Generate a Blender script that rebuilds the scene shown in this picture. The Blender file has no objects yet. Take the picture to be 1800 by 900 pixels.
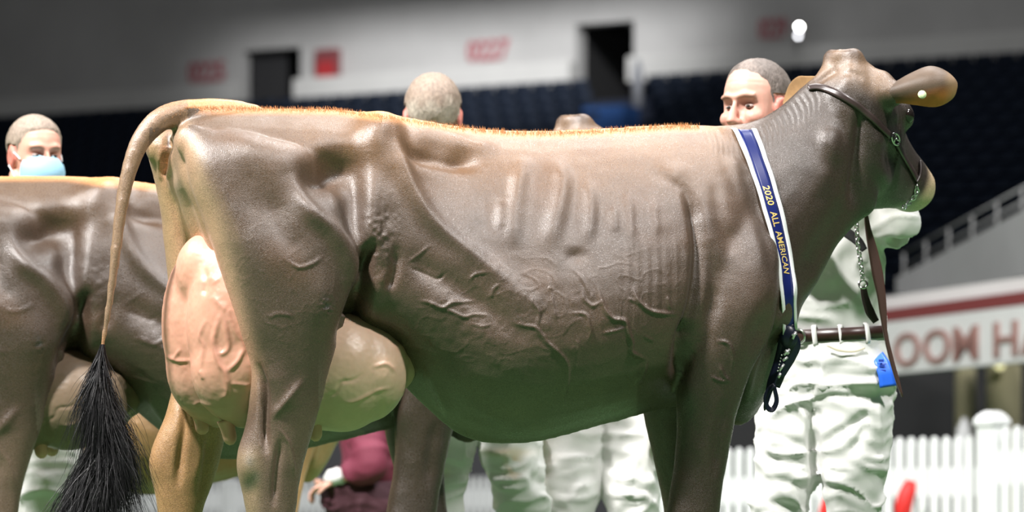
import bpy, bmesh, math, random
import numpy as np
from mathutils import Vector, Matrix

scene = bpy.context.scene
COL = scene.collection
rng = np.random.default_rng(7)
random.seed(7)

# ------------------------------------------------------------------ camera
FPX, HY, CZ = 6750.0, 921.0, 0.41        # focal length in px, horizon row, lens height
cam_d = bpy.data.cameras.new('camera')
cam = bpy.data.objects.new('camera', cam_d)
COL.objects.link(cam)
cam.location = (0, 0, CZ)
cam.rotation_euler = (math.radians(90), 0, 0)
cam_d.lens = 135
cam_d.sensor_width = 36
cam_d.shift_y = (HY - 450) / 1800
cam_d.clip_end = 400
cam_d.dof.use_dof = True
cam_d.dof.focus_distance = 10.65
cam_d.dof.aperture_fstop = 3.4
scene.camera = cam

# ------------------------------------------------------------------ world, lamps, exposure
w = bpy.data.worlds.new('arena_air')
w.use_nodes = True
w.node_tree.nodes['Background'].inputs[0].default_value = (0.55, 0.58, 0.65, 1)
w.node_tree.nodes['Background'].inputs[1].default_value = 0.05
scene.world = w
vs = scene.view_settings
vs.view_transform = 'Standard'
vs.look = 'None'
vs.gamma = 1
vs.exposure = 0.12


def lamp(name, loc, target, power, size, color=(1, 1, 1), spread=None, sy=None):
    d = bpy.data.lights.new(name, 'AREA')
    d.energy = power
    d.size = size
    if sy:
        d.shape = 'RECTANGLE'
        d.size_y = sy
    d.color = color
    if spread:
        d.spread = math.radians(spread)
    o = bpy.data.objects.new(name, d)
    COL.objects.link(o)
    o.location = loc
    o.rotation_euler = (Vector(target) - Vector(loc)).to_track_quat('-Z', 'Y').to_euler()
    return o


def spot(name, loc, target, power, angle, blend=0.5, radius=0.3, color=(1, 1, 1)):
    d = bpy.data.lights.new(name, 'SPOT')
    d.energy = power
    d.spot_size = math.radians(angle)
    d.spot_blend = blend
    d.shadow_soft_size = radius
    d.color = color
    o = bpy.data.objects.new(name, d)
    COL.objects.link(o)
    o.location = loc
    o.rotation_euler = (Vector(target) - Vector(loc)).to_track_quat('-Z', 'Y').to_euler()
    return o


# arena floodlight banks hung high over the ring
WARM = (1.0, 0.965, 0.94)
lamp('floodlight_bank_left', (-5.0, 6.0, 10), (0.2, 11.0, 1.0), 3000, 1.0, WARM)
lamp('floodlight_bank_right', (5.2, 6.3, 9.5), (0.3, 11.0, 1.2), 1000, 0.9, WARM)
lamp('floodlight_bank_rear', (-8.0, 12.5, 9), (-0.8, 10.8, 1.0), 900, 1.6, WARM)
lamp('floodlight_bank_back', (1.5, 19.5, 12), (0.0, 11.0, 1.2), 700, 2.0, WARM)
lamp('floodlight_bank_far_left', (-6, 22, 12), (-4, 36, 0), 2600, 2.5)
lamp('floodlight_bank_far_right', (5, 14, 11), (3, 26, 0.5), 1500, 2.5)
# wash lights aimed at the middle of the stand wall
spot('wall_wash_lamp', (0, 62, 26), (-.4, 94, 13.2), 62000, 25, 1.0, 0.6)
spot('wall_wash_lamp_wide', (6, 50, 24), (2.5, 92, 13.2), 6000, 46, 1.0, 0.6)

# ------------------------------------------------------------------ helpers
def at(px, py, D):
    """photograph pixel (1800x900) at distance D -> world point"""
    return np.array([(px - 900) / FPX * D, D, CZ + (HY - py) / FPX * D])


def proj(v):
    """world points -> pixel columns, rows"""
    return 900 + FPX * v[:, 0] / v[:, 1], HY - FPX * (v[:, 2] - CZ) / v[:, 1]


def link(name, mesh, mat=None, parent=None):
    o = bpy.data.objects.new(name, mesh)
    COL.objects.link(o)
    if mat is not None and not mesh.materials:
        for m in (mat if isinstance(mat, (list, tuple)) else [mat]):
            mesh.materials.append(m)
    if parent is not None:
        o.parent = parent
        if parent.type == 'EMPTY' or True:
            bpy_inv = Matrix.Identity(4)
            o.matrix_parent_inverse = bpy_inv
    return o


def tag(o, label=None, cat=None, group=None, kind=None):
    if label: o['label'] = label
    if cat: o['category'] = cat
    if group: o['group'] = group
    if kind: o['kind'] = kind
    return o


def empty(name, loc=(0, 0, 0), rz=0.0):
    o = bpy.data.objects.new(name, None)
    o.empty_display_size = 0.1
    COL.objects.link(o)
    o.location = loc
    o.rotation_euler = (0, 0, rz)
    return o


def mesh_np(name, v, f, smooth=True):
    me = bpy.data.meshes.new(name)
    v = np.asarray(v, float)
    if isinstance(f, np.ndarray) and f.ndim == 2:
        n, k = f.shape
        me.vertices.add(len(v))
        me.vertices.foreach_set('co', v.astype(np.float32).ravel())
        me.loops.add(n * k)
        me.loops.foreach_set('vertex_index', f.astype(np.int32).ravel())
        me.polygons.add(n)
        me.polygons.foreach_set('loop_start', (np.arange(n) * k).astype(np.int32))
        me.update(calc_edges=True)
    else:
        me.from_pydata([tuple(p) for p in v], [], [tuple(int(i) for i in q) for q in f])
    if smooth:
        me.polygons.foreach_set('use_smooth', np.ones(len(me.polygons), bool))
    me.update()
    return me


class Geo:
    """collects verts and faces of one part"""
    def __init__(s):
        s.v, s.f, s.n = [], [], 0

    def add(s, v, f):
        v = np.asarray(v, float)
        s.v.append(v)
        s.f += [tuple(i + s.n for i in q) for q in f]
        s.n += len(v)

    def mesh(s, name, smooth=True):
        return mesh_np(name, np.concatenate(s.v), s.f, smooth)

    def box(s, lo, hi, M=None):
        (x0, y0, z0), (x1, y1, z1) = lo, hi
        v = np.array([(x0, y0, z0), (x1, y0, z0), (x1, y1, z0), (x0, y1, z0),
                      (x0, y0, z1), (x1, y0, z1), (x1, y1, z1), (x0, y1, z1)], float)
        if M is not None:
            v = v @ np.array(M.to_3x3()).T + np.array(M.translation)
        s.add(v, [(3, 2, 1, 0), (4, 5, 6, 7), (0, 1, 5, 4), (1, 2, 6, 5), (2, 3, 7, 6), (3, 0, 4, 7)])
        return s

    def rings(s, R, cap=True, close=False):
        """R: list of (n,3) rings, skinned in order"""
        n = len(R[0])
        v = np.concatenate(R)
        f = []
        m = len(R)
        for i in range(m if close else m - 1):
            a, b = i * n, ((i + 1) % m) * n
            for k in range(n):
                f.append((a + k, a + (k + 1) % n, b + (k + 1) % n, b + k))
        if cap and not close:
            c0, c1 = R[0].mean(0), R[-1].mean(0)
            i0, i1 = len(v), len(v) + 1
            v = np.concatenate([v, [c0, c1]])
            for k in range(n):
                f.append((i0, (k + 1) % n, k))
                b = (m - 1) * n
                f.append((i1, b + k, b + (k + 1) % n))
        s.add(v, f)
        return s

    def tube(s, pts, rad, n=10, flat=1.0, up=None, cap=True):
        pts = np.asarray(pts, float)
        rad = np.broadcast_to(np.asarray(rad, float), (len(pts),))
        R = []
        t = np.gradient(pts, axis=0)
        t /= np.linalg.norm(t, axis=1)[:, None] + 1e-12
        ref = np.array([0.13, 0.97, 0.21]) if up is None else np.asarray(up, float)
        a = np.arange(n) / n * 2 * np.pi
        for p, d, r in zip(pts, t, rad):
            x = np.cross(d, ref)
            if np.linalg.norm(x) < 1e-3:
                x = np.cross(d, (1, 0, 0))
            x /= np.linalg.norm(x)
            y = np.cross(d, x)
            R.append(p + r * (np.cos(a)[:, None] * x * flat + np.sin(a)[:, None] * y))
        return s.rings(R, cap)

    def ell(s, c, ax, n=20, m=12):
        """ellipsoid, ax = three axis vectors"""
        c = np.asarray(c, float)
        ax = np.asarray(ax, float)
        R = []
        for i in range(1, m):
            th = math.pi * i / m
            a = np.arange(n) / n * 2 * np.pi
            R.append(c + ax[2] * math.cos(th) + math.sin(th) * (np.cos(a)[:, None] * ax[0] + np.sin(a)[:, None] * ax[1]))
        return s.rings(R)


def catmull(pts, n):
    """smooth resampling of a polyline (any columns), n samples"""
    p = np.asarray(pts, float)
    m = len(p)
    P_ = np.vstack([2 * p[0] - p[1], p, 2 * p[-1] - p[-2]])
    out = []
    for u in np.linspace(0, m - 1 - 1e-9, n):
        i = int(u)
        t = u - i
        p0, p1, p2, p3 = P_[i], P_[i + 1], P_[i + 2], P_[i + 3]
        out.append(0.5 * ((2 * p1) + (-p0 + p2) * t + (2 * p0 - 5 * p1 + 4 * p2 - p3) * t * t + (-p0 + 3 * p1 - 3 * p2 + p3) * t ** 3))
    return np.array(out)


def get_np(me):
    v = np.empty(len(me.vertices) * 3, np.float32)
    me.vertices.foreach_get('co', v)
    return v.reshape(-1, 3).astype(float)


def normals_np(me):
    n = np.empty(len(me.vertices) * 3, np.float32)
    me.vertex_normals.foreach_get('vector', n)
    return n.reshape(-1, 3).astype(float)


def edges_np(me):
    e = np.empty(len(me.edges) * 2, np.int32)
    me.edges.foreach_get('vertices', e)
    return e.reshape(-1, 2)


def set_co(me, v):
    me.vertices.foreach_set('co', v.astype(np.float32).ravel())
    me.update()


def smooth_np(v, e, it, lam=0.5, w=None):
    n = len(v)
    deg = np.bincount(e.ravel(), minlength=n).astype(float)[:, None]
    deg[deg == 0] = 1
    for _ in range(it):
        s = np.stack([np.bincount(e[:, 0], v[e[:, 1], k], n) + np.bincount(e[:, 1], v[e[:, 0], k], n) for k in range(3)], 1)
        d = lam * (s / deg - v)
        v = v + (d if w is None else d * w[:, None])
    return v


def taubin(v, e, it, w=None):
    for _ in range(it):
        v = smooth_np(v, e, 1, 0.5, w)
        v = smooth_np(v, e, 1, -0.52, w)
    return v


def modded(me, kind, **kw):
    """mesh after one modifier, evaluated"""
    o = bpy.data.objects.new('temporary', me)
    COL.objects.link(o)
    m = o.modifiers.new('m', kind)
    for k, x in kw.items():
        setattr(m, k, x)
    dg = bpy.context.evaluated_depsgraph_get()
    dg.update()
    out = bpy.data.meshes.new_from_object(o.evaluated_get(dg))
    bpy.data.objects.remove(o)
    return out


def fuse(geo, voxel, it=4, lam=0.5, name='fused', tb=0):
    """one continuous skin around overlapping closed forms"""
    me = geo.mesh(name)
    out = modded(me, 'REMESH', mode='VOXEL', voxel_size=voxel, use_smooth_shade=True)
    bpy.data.meshes.remove(me)
    e = edges_np(out)
    v = smooth_np(get_np(out), e, it, lam)
    if tb:
        v = taubin(v, e, tb)
    set_co(out, v)
    out.name = name
    return out


def seg_dist(x, y, pts):
    """distance from points to a polyline, and the parameter along it 0..1"""
    d2 = np.full(len(x), 1e18)
    tt = np.zeros(len(x))
    sg = np.zeros(len(x))
    pts = np.asarray(pts, float)
    m = len(pts) - 1
    for i in range(m):
        ax, ay = pts[i][:2]
        bx, by = pts[i + 1][:2]
        dx, dy = bx - ax, by - ay
        L = dx * dx + dy * dy + 1e-9
        t = np.clip(((x - ax) * dx + (y - ay) * dy) / L, 0, 1)
        q = (x - ax - t * dx) ** 2 + (y - ay - t * dy) ** 2
        k = q < d2
        d2[k] = q[k]
        tt[k] = ((i + t) / m)[k]
        sg[k] = np.sign(dx * (y - ay) - dy * (x - ax))[k]
    return np.sqrt(d2), tt, sg


def stroke(h, x, y, pts, sig, amp, taper=True, mask=None, side=0):
    """adds a gaussian ridge (amp>0) or groove (amp<0) along a polyline to the height field h.
    side=+1/-1 keeps one flank of the stroke steep"""
    pts = np.asarray(pts, float)
    if len(pts) > 2:
        pts = catmull(pts[:, :2], 4 * len(pts))
    r = 3.2 * sig
    k = (x > pts[:, 0].min() - r) & (x < pts[:, 0].max() + r) & (y > pts[:, 1].min() - r) & (y < pts[:, 1].max() + r)
    if mask is not None:
        k &= mask
    k = np.nonzero(k)[0]
    if not len(k):
        return
    d, t, sg = seg_dist(x[k], y[k], pts)
    s = np.full(len(k), float(sig))
    if side:
        s = np.where(sg == side, sig * 0.35, sig)
    g = np.exp(-(d / s) ** 2)
    if taper:
        g *= np.clip(np.minimum(t, 1 - t) * 4 + 0.08, 0, 1)
    h[k] += amp * g


def blob(h, x, y, cx, cy, rx, ry, rot, amp, mask=None):
    c, s = math.cos(math.radians(rot)), math.sin(math.radians(rot))
    dx, dy = x - cx, y - cy
    a, b = (dx * c + dy * s) / rx, (-dx * s + dy * c) / ry
    g = np.exp(-(a * a + b * b))
    if mask is not None:
        g = g * mask
    h += amp * g


def vnoise(p, sc, seed=0):
    """cheap smooth value noise in -1..1, p (n,3)"""
    q = p * sc + 37.1 + seed * 17.3
    i = np.floor(q).astype(np.int64)
    f = q - i
    f = f * f * (3 - 2 * f)

    def hsh(a, b, c):
        n = (a * 73856093) ^ (b * 19349663) ^ (c * 83492791)
        n = (n ^ (n >> 13)) * 1274126177
        return ((n & 0xffff) / 32767.5) - 1
    r = 0
    for dx in (0, 1):
        for dy in (0, 1):
            for dz in (0, 1):
                wgt = (f[:, 0] if dx else 1 - f[:, 0]) * (f[:, 1] if dy else 1 - f[:, 1]) * (f[:, 2] if dz else 1 - f[:, 2])
                r = r + wgt * hsh(i[:, 0] + dx, i[:, 1] + dy, i[:, 2] + dz)
    return r


def set_color(me, name, c):
    a = me.color_attributes.get(name) or me.color_attributes.new(name, 'FLOAT_COLOR', 'POINT')
    c = np.concatenate([c, np.ones((len(c), 1))], 1) if c.shape[1] == 3 else c
    a.data.foreach_set('color', c.astype(np.float32).ravel())


def mixc(c, w, col):
    w = np.clip(w, 0, 1)[:, None]
    return c * (1 - w) + w * np.array(col)


def sstep(a, b, x):
    t = np.clip((x - a) / (b - a), 0, 1)
    return t * t * (3 - 2 * t)


# ------------------------------------------------------------------ materials
def mat(name, color, rough=0.6, metal=0.0, spec=0.5, noise=None, bump=None, emit=None, sss=0.0, attr=None, sheen=0.0, grain=None, coat=0.0):
    m = bpy.data.materials.new(name)
    m.use_nodes = True
    nt = m.node_tree
    b = nt.nodes['Principled BSDF']
    b.inputs['Base Color'].default_value = (*color, 1)
    b.inputs['Roughness'].default_value = rough
    b.inputs['Metallic'].default_value = metal
    b.inputs['Specular IOR Level'].default_value = spec
    b.inputs['Coat Weight'].default_value = coat
    if sheen:
        b.inputs['Sheen Weight'].default_value = sheen
        b.inputs['Sheen Roughness'].default_value = 0.35
    if sss:
        b.inputs['Subsurface Weight'].default_value = sss
        b.inputs['Subsurface Radius'].default_value = (0.02, 0.008, 0.004)
    if emit:
        b.inputs['Emission Color'].default_value = (*emit[0], 1)
        b.inputs['Emission Strength'].default_value = emit[1]
    L = nt.links.new
    tc = nt.nodes.new('ShaderNodeTexCoord')
    src = None
    if attr:
        a = nt.nodes.new('ShaderNodeAttribute')
        a.attribute_name = attr
        src = a.outputs['Color']
        L(src, b.inputs['Base Color'])
    if noise:                                  # (scale, amount, stretch)
        sc, amt = noise[0], noise[1]
        st = noise[2] if len(noise) > 2 else (1, 1, 1)
        mp = nt.nodes.new('ShaderNodeMapping')
        mp.inputs['Scale'].default_value = st
        L(tc.outputs['Object'], mp.inputs['Vector'])
        n = nt.nodes.new('ShaderNodeTexNoise')
        n.inputs['Scale'].default_value = sc
        n.inputs['Detail'].default_value = 6
        n.inputs['Roughness'].default_value = 0.62
        L(mp.outputs[0], n.inputs['Vector'])
        mr = nt.nodes.new('ShaderNodeMapRange')
        mr.inputs[1].default_value = 0.3
        mr.inputs[2].default_value = 0.7
        mr.inputs[3].default_value = 1 - amt
        mr.inputs[4].default_value = 1 + amt
        L(n.outputs['Fac'], mr.inputs[0])
        mx = nt.nodes.new('ShaderNodeMix')
        mx.data_type = 'RGBA'
        mx.blend_type = 'MULTIPLY'
        mx.inputs[0].default_value = 1
        if src is not None:
            L(src, mx.inputs[6])
        else:
            mx.inputs[6].default_value = (*color, 1)
        L(mr.outputs[0], mx.inputs[7])
        L(mx.outputs[2], b.inputs['Base Color'])
    if grain:                                  # (scale, lo, hi) roughness grain
        n = nt.nodes.new('ShaderNodeTexNoise')
        n.inputs['Scale'].default_value = grain[0]
        n.inputs['Detail'].default_value = 3
        L(tc.outputs['Object'], n.inputs['Vector'])
        mr = nt.nodes.new('ShaderNodeMapRange')
        mr.inputs[1].default_value = 0.35
        mr.inputs[2].default_value = 0.65
        mr.inputs[3].default_value = grain[1]
        mr.inputs[4].default_value = grain[2]
        L(n.outputs['Fac'], mr.inputs[0])
        L(mr.outputs[0], b.inputs['Roughness'])
    if bump:                                   # list of (scale, strength, distance, stretch)
        prev = None
        for bp in bump:
            n = nt.nodes.new('ShaderNodeTexNoise')
            n.inputs['Scale'].default_value = bp[0]
            n.inputs['Detail'].default_value = 4
            mp = nt.nodes.new('ShaderNodeMapping')
            mp.inputs['Scale'].default_value = bp[3] if len(bp) > 3 else (1, 1, 1)
            L(tc.outputs['Object'], mp.inputs['Vector'])
            L(mp.outputs[0], n.inputs['Vector'])
            bn = nt.nodes.new('ShaderNodeBump')
            bn.inputs['Strength'].default_value = bp[1]
            bn.inputs['Distance'].default_value = bp[2]
            L(n.outputs['Fac'], bn.inputs['Height'])
            if prev is not None:
                L(prev, bn.inputs['Normal'])
            prev = bn.outputs[0]
        L(prev, b.inputs['Normal'])
    return m


M = {}
M['coat'] = mat('brown_coat', (0.15, 0.1, 0.07), 0.5, spec=0.8, attr='coat', noise=(260, 0.34), sheen=0.03,
                grain=(300, 0.24, 0.54), bump=[(420, 0.8, 0.0013), (40, 0.15, 0.004)])
M['udder'] = mat('udder_skin', (0.7, 0.42, 0.33), 0.42, spec=0.5, attr='coat', noise=(14, 0.08), sss=0.15, bump=[(160, 0.12, 0.001)])
M['black_hair'] = mat('black_hair', (0.008, 0.0075, 0.009), 0.42, spec=0.45)
M['orange_hair'] = mat('orange_hair', (0.62, 0.3, 0.12), 0.55)
# ------------------------------------------------------------------ the setting
M['turf'] = mat('green_turf', (.055, .135, .045), .9, noise=(3, .2), bump=[(200, .6, .01)])
M['concrete'] = mat('concrete', (.46, .455, .45), .85, noise=(.35, .12), bump=[(3, .2, .02)])
M['lip'] = mat('pale_concrete', (.62, .615, .6), .8, noise=(.5, .06))
M['dark'] = mat('dark_void', (.012, .012, .013), .8)
M['charcoal'] = mat('charcoal_boards', (.055, .055, .062), .7, noise=(1.2, .15))
M['navy'] = mat('navy_seat', (.012, .019, .036), .6, spec=.3)
M['navy_step'] = mat('navy_step', (.014, .02, .04), .8)
M['red'] = mat('red_paint', (.42, .03, .035), .6)
M['maroon'] = mat('maroon_band', (.17, .035, .035), .6)
M['white_paint'] = mat('white_paint', (.6, .6, .59), .55, noise=(4, .03))
M['vinyl'] = mat('white_vinyl', (.72, .73, .73), .4)
M['cream'] = mat('cream_column', (.5, .45, .28), .7, noise=(2, .08))
M['grey'] = mat('grey_concrete', (.3, .3, .3), .85, noise=(.8, .1))
M['glow'] = mat('lamp_glow', (1, 1, 1), .5, emit=((1, 1, 1), 60))
M['glow_dim'] = mat('lamp_glow_dim', (1, 1, 1), .5, emit=((.95, .95, 1), 9))
M['globe'] = mat('globe_glow', (.9, .85, .5), .5, emit=((.9, .82, .45), .9))
M['blue_cloth'] = mat('blue_runner', (.02, .08, .26), .7)


def struct(name, geo_or_me, m, smooth=False):
    me = geo_or_me.mesh(name, smooth) if isinstance(geo_or_me, Geo) else geo_or_me
    return tag(link(name, me, m), kind='structure')


struct('floor', Geo().box((-45, -12, -.1), (45, 125, 0)), M['turf'])

# concrete stand wall at the far side: runs from far left to nearer right
WA, WB = np.array([-13.5, 101.0]), np.array([11.6, 87.0])       # its foot on the frame's left and right edge
WD = (WB - WA) / np.linalg.norm(WB - WA)
WN = np.array([WD[1], -WD[0]])                                     # towards the ring
WROT = math.atan2(WD[1], WD[0])


def wall_xy(px, off=0.0):
    """point of the stand wall seen in this column, moved off metres towards the ring"""
    s = (px - 900) / FPX
    A = WA + WN * off
    t = (s * A[1] - A[0]) / (WD[0] - s * WD[1])
    return A + WD * t


def wall_box(g, x0, x1, z0, z1, off0, off1):
    a, b = wall_xy(x0), wall_xy(x1)
    M4 = Matrix.Translation((a[0], a[1], 0)) @ Matrix.Rotation(WROT, 4, 'Z')
    L = np.linalg.norm(b - a)
    return g.box((0, -off1, z0), (L, -off0, z1), M4)


def wz(px, py, off=0.0):
    return CZ + (HY - py) / FPX * wall_xy(px, off)[1]


WZ0 = 11.0
x_left, x_right = -2000, 2800
d1 = (428, 528, wz(480, 86)); d2 = (1012, 1114, wz(1060, 40))
g = Geo()
for a, b in ((x_left, d1[0]), (d1[1], d2[0]), (d2[1], x_right)):
    wall_box(g, a, b, WZ0, 20, -.5, 0)
wall_box(g, d1[0], d1[1], d1[2], 20, -.5, 0)
wall_box(g, d2[0], d2[1], d2[2], 20, -.5, 0)
struct('wall_back', g, M['concrete'])
g = Geo()
for a, b in ((x_left, d1[0]), (d1[1], d2[0]), (d2[1], x_right)):
    wall_box(g, a, b, WZ0 - .05, WZ0 + .55, 0, .35)
struct('trim_1', g, M['lip'])
g = Geo(); wall_box(g, x_left, x_right, 19.5, 20.5, -12, 14); struct('ceiling', g, M['charcoal'])
# dark doorways of the two stand tunnels
M['tunnel_wall'] = mat('tunnel_wall', (.022, .022, .024), .8)
g = Geo()
wall_box(g, d1[0] - 5, d1[1] + 5, WZ0 - 1, d1[2] + .3, -5, -4.6)
wall_box(g, d1[0] - 6, d1[0], WZ0 - 1, d1[2] + .3, -5, -.3); wall_box(g, d1[1], d1[1] + 6, WZ0 - 1, d1[2] + .3, -5, -.3)
struct('door_1', g, M['dark'])
g = Geo(); wall_box(g, d1[0] + 2, d1[0] + 62, WZ0 - 1, d1[2] - .02, -.45, -.35)
o = link('door_leaf', g.mesh('door_leaf', False), M['tunnel_wall'], bpy.data.objects['door_1'])
g = Geo()
wall_box(g, d2[0] - 5, d2[1] + 5, WZ0 - 1, d2[2] + .3, -5, -4.6)
wall_box(g, d2[0] - 6, d2[0], WZ0 - 1, d2[2] + .3, -5, -.3); wall_box(g, d2[1], d2[1] + 6, WZ0 - 1, d2[2] + .3, -5, -.3)
struct('door_2', g, M['dark'])
for a, b, t, q in ((1030, 1066, 85, 130), (1072, 1108, 92, 128)):
    g = Geo(); wall_box(g, a, b, wz(1060, q), wz(1060, t), -2.4, -2.3)
    link('tunnel_notice', g.mesh('tunnel_notice', False), M['tunnel_wall'], bpy.data.objects['door_2'])

# stepped seating below the wall
def stand_rows(px0, px1, n=25, rise=.36, run=.8):
    g, s = Geo(), Geo()
    a, b = wall_xy(px0), wall_xy(px1)
    L = float(np.linalg.norm(b - a))
    M4 = Matrix.Translation((a[0], a[1], 0)) @ Matrix.Rotation(WROT, 4, 'Z')
    for i in range(n):
        z = WZ0 - .2 - rise * (i + 1)
        g.box((0, -run * (i + 1) - .35, 0.02), (L, -run * i - .35, z), M4)
    vs_, fs_, off = [], [], 0
    back = np.array([(x, y, z) for z in (.1, .62) for x in (.03, .49) for y in (0, .06)])
    seat = np.array([(x, y, z) for z in (.36, .42) for x in (.03, .49) for y in (-.4, 0)])
    cube = np.array([(0, 1, 3, 2), (4, 6, 7, 5), (0, 4, 5, 1), (2, 3, 7, 6), (0, 2, 6, 4), (1, 5, 7, 3)])
    R3 = np.array(M4.to_3x3())
    for i in range(n):
        z = WZ0 - .2 - rise * (i + 1)
        k = np.arange(0, L - .5, .52)
        off_ = run * i + .35
        aq = [(wall_xy(q, off_) - a) @ WD for q in (1024, 1130)]
        k = k[(k < aq[0]) | (k > aq[1])]
        for part_ in (back, seat):
            p = part_[None] + np.stack([k, np.full(len(k), -run * i - .35 - .12), np.full(len(k), z)], 1)[:, None]
            p = p.reshape(-1, 3) @ R3.T + np.array([a[0], a[1], 0])
            f = (cube[None] + (np.arange(len(k)) * 8)[:, None, None]).reshape(-1, 4) + off
            vs_.append(p); fs_.append(f); off += len(p)
    return g, mesh_np('seat', np.concatenate(vs_), np.concatenate(fs_), False)


g, seats = stand_rows(-1200, 2300)
tiers = struct('trim_2', g, M['navy_step'])
tag(link('stadium_seats', seats, M['navy']), 'rows of navy blue stadium seats below the grey concrete wall', 'seats', kind='stuff')
# blue runner on the aisle steps under the wide tunnel
g = Geo()
for i in range(2, 7):
    z = WZ0 - .2 - .36 * (i + 1)
    a, b = wall_xy(1038, .8 * i + .75), wall_xy(1110, .8 * i + .75)
    M4 = Matrix.Translation((a[0], a[1], 0)) @ Matrix.Rotation(WROT, 4, 'Z')
    g.box((0, -.4, z), (float(np.linalg.norm(b - a)), .42, z + .4), M4)
tag(link('aisle_runner', g.mesh('aisle_runner', False), M['blue_cloth']), 'bright blue covering down the stand steps below the black tunnel opening', 'covering')
# steel post beside it
g = Geo(); p = wall_xy(1121, 1.2)
g.tube([(p[0], p[1], 10.2), (p[0], p[1], 11.0), (p[0], p[1], 11.35)], [.13, .13, .05], 12)
g.tube([(p[0], p[1], 9.6), (p[0], p[1], 10.2)], [.05, .05], 10)
M['steel'] = mat('pale_steel', (.3, .31, .34), .5)
tag(link('aisle_post', g.mesh('aisle_post'), M['steel']), 'pale blurred post at the right foot of the black tunnel opening', 'post')


def text_mesh(txt, size=1.0, extrude=0.0, bold=0.0, res=3):
    c = bpy.data.curves.new('lettering', 'FONT')
    c.body = txt
    c.size = size
    c.extrude = extrude
    c.offset = bold
    c.resolution_u = res
    c.align_x = 'LEFT'
    o = bpy.data.objects.new('temporary', c)
    COL.objects.link(o)
    dg = bpy.context.evaluated_depsgraph_get()
    dg.update()
    me = bpy.data.meshes.new_from_object(o.evaluated_get(dg))
    bpy.data.objects.remove(o)
    return me


def wall_text(name, txt, x0, x1, y0, y1, m, label):
    me = text_mesh(txt, 1, .02, .02)
    v = get_np(me)
    v -= v.min(0)
    a, b = wall_xy(x0), wall_xy(x1)
    W = np.linalg.norm(b - a)
    z0 = wz((x0 + x1) / 2, y1); z1 = wz((x0 + x1) / 2, y0)
    u = v[:, 0] / v[:, 0].max() * W
    z = z0 + v[:, 1] / v[:, 1].max() * (z1 - z0)
    d = v[:, 2] + .005
    w3 = np.stack([a[0] + WD[0] * u + WN[0] * d, a[1] + WD[1] * u + WN[1] * d, z], 1)
    me.transform(Matrix.Identity(4))
    set_co(me, w3)
    return tag(link(name, me, m), label, 'sign')


M['red_faded'] = mat('faded_red_lettering', (.4, .1, .12), .7)
wall_text('section_number', '0225', 332, 396, 108, 145, M['red_faded'], 'dim red section number on the wall left of the narrow black doorway')
wall_text('section_number', '0227', 822, 896, 70, 107, M['red_faded'], 'red section number on the pale wall above the grey-haired head')
wall_text('section_number', '0229', 1334, 1384, 32, 68, M['red_faded'], 'dark red section number on the wall beside the bright lamp')
# red cabinet
hc = empty('hose_cabinet', (*wall_xy(566), 0))
tag(hc, 'red wall cabinet with a duller top between doorway and section number', 'cabinet')
g = Geo(); wall_box(g, 563, 600, wz(580, 152), wz(580, 88), .02, .25)
o = link('cabinet_box', g.mesh('cabinet_box', False), mat('dull_red', (.2, .05, .055), .6), hc)
g2 = Geo(); wall_box(g2, 567, 597, wz(580, 148), wz(580, 110), .25, .29)
o2 = link('cabinet_door', g2.mesh('cabinet_door', False), M['red'], hc)
for q in (o, o2):
    set_co(q.data, get_np(q.data) - np.array([*wall_xy(566), 0]))
# lamps on the wall
for px, py, r, m, lab in ((1405, 47, .045, 'glow', 'brilliant white floodlight high on the wall, brighter of the pair'), (1403, 63, .04, 'glow_dim', 'dimmer round lamp just below the brilliant white floodlight')):
    p = wall_xy(px, 1.0)
    c = np.array([p[0], p[1], wz(px, py, 1.0)])
    r0 = empty('wall_lamp', tuple(c)); tag(r0, lab, 'lamp')
    g = Geo(); g.ell((0, 0, 0), [np.array([r, 0, 0]), np.array([0, r, 0]), np.array([0, 0, r])], 14, 8)
    link('lamp_lens', g.mesh('lamp_lens'), M[m], r0)
    g = Geo(); g.tube([(0, .03, 0), (0, .1, 0), (0, .22, 0)], [.06, .07, .05], 14, up=(0, 0, 1)); g.tube([(0, .2, 0), (0, 1.0, 0)], [.02, .02], 8, up=(0, 0, 1))
    link('lamp_housing', g.mesh('lamp_housing'), M['grey'], r0)

# right: nearer stand front with the white lettered fascia, seen at a slant
FA = np.array([4.02, 30.0]); FB = np.array([3.19, 32.6])
FD = (FA - FB) / np.linalg.norm(FA - FB)            # towards the lens/right
FN = np.array([-FD[1], FD[0]]) * -1                    # faces the ring (left/front)
if FN[0] > 0: FN = -FN
FROT = math.atan2(FD[1], FD[0])


def fas_xy(px, off=0.0):
    s = (px - 900) / FPX
    A = FB + FN * off
    t = (s * A[1] - A[0]) / (FD[0] - s * FD[1])
    return A + FD * t


def fz(px, py, off=0.0): return CZ + (HY - py) / FPX * fas_xy(px, off)[1]


def fas_box(g, px0, px1, z0, z1, o0, o1):
    a, b = fas_xy(px0), fas_xy(px1)
    d = b - a
    pts = []
    for z in (z0, z1):
        for q, o_ in ((a, o0), (b, o0), (b, o1), (a, o1)):
            r = q + FN * o_
            pts.append((r[0], r[1], z))
    g.add(np.array(pts), [(3, 2, 1, 0), (4, 5, 6, 7), (0, 1, 5, 4), (1, 2, 6, 5), (2, 3, 7, 6), (3, 0, 4, 7)])
    return g


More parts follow.
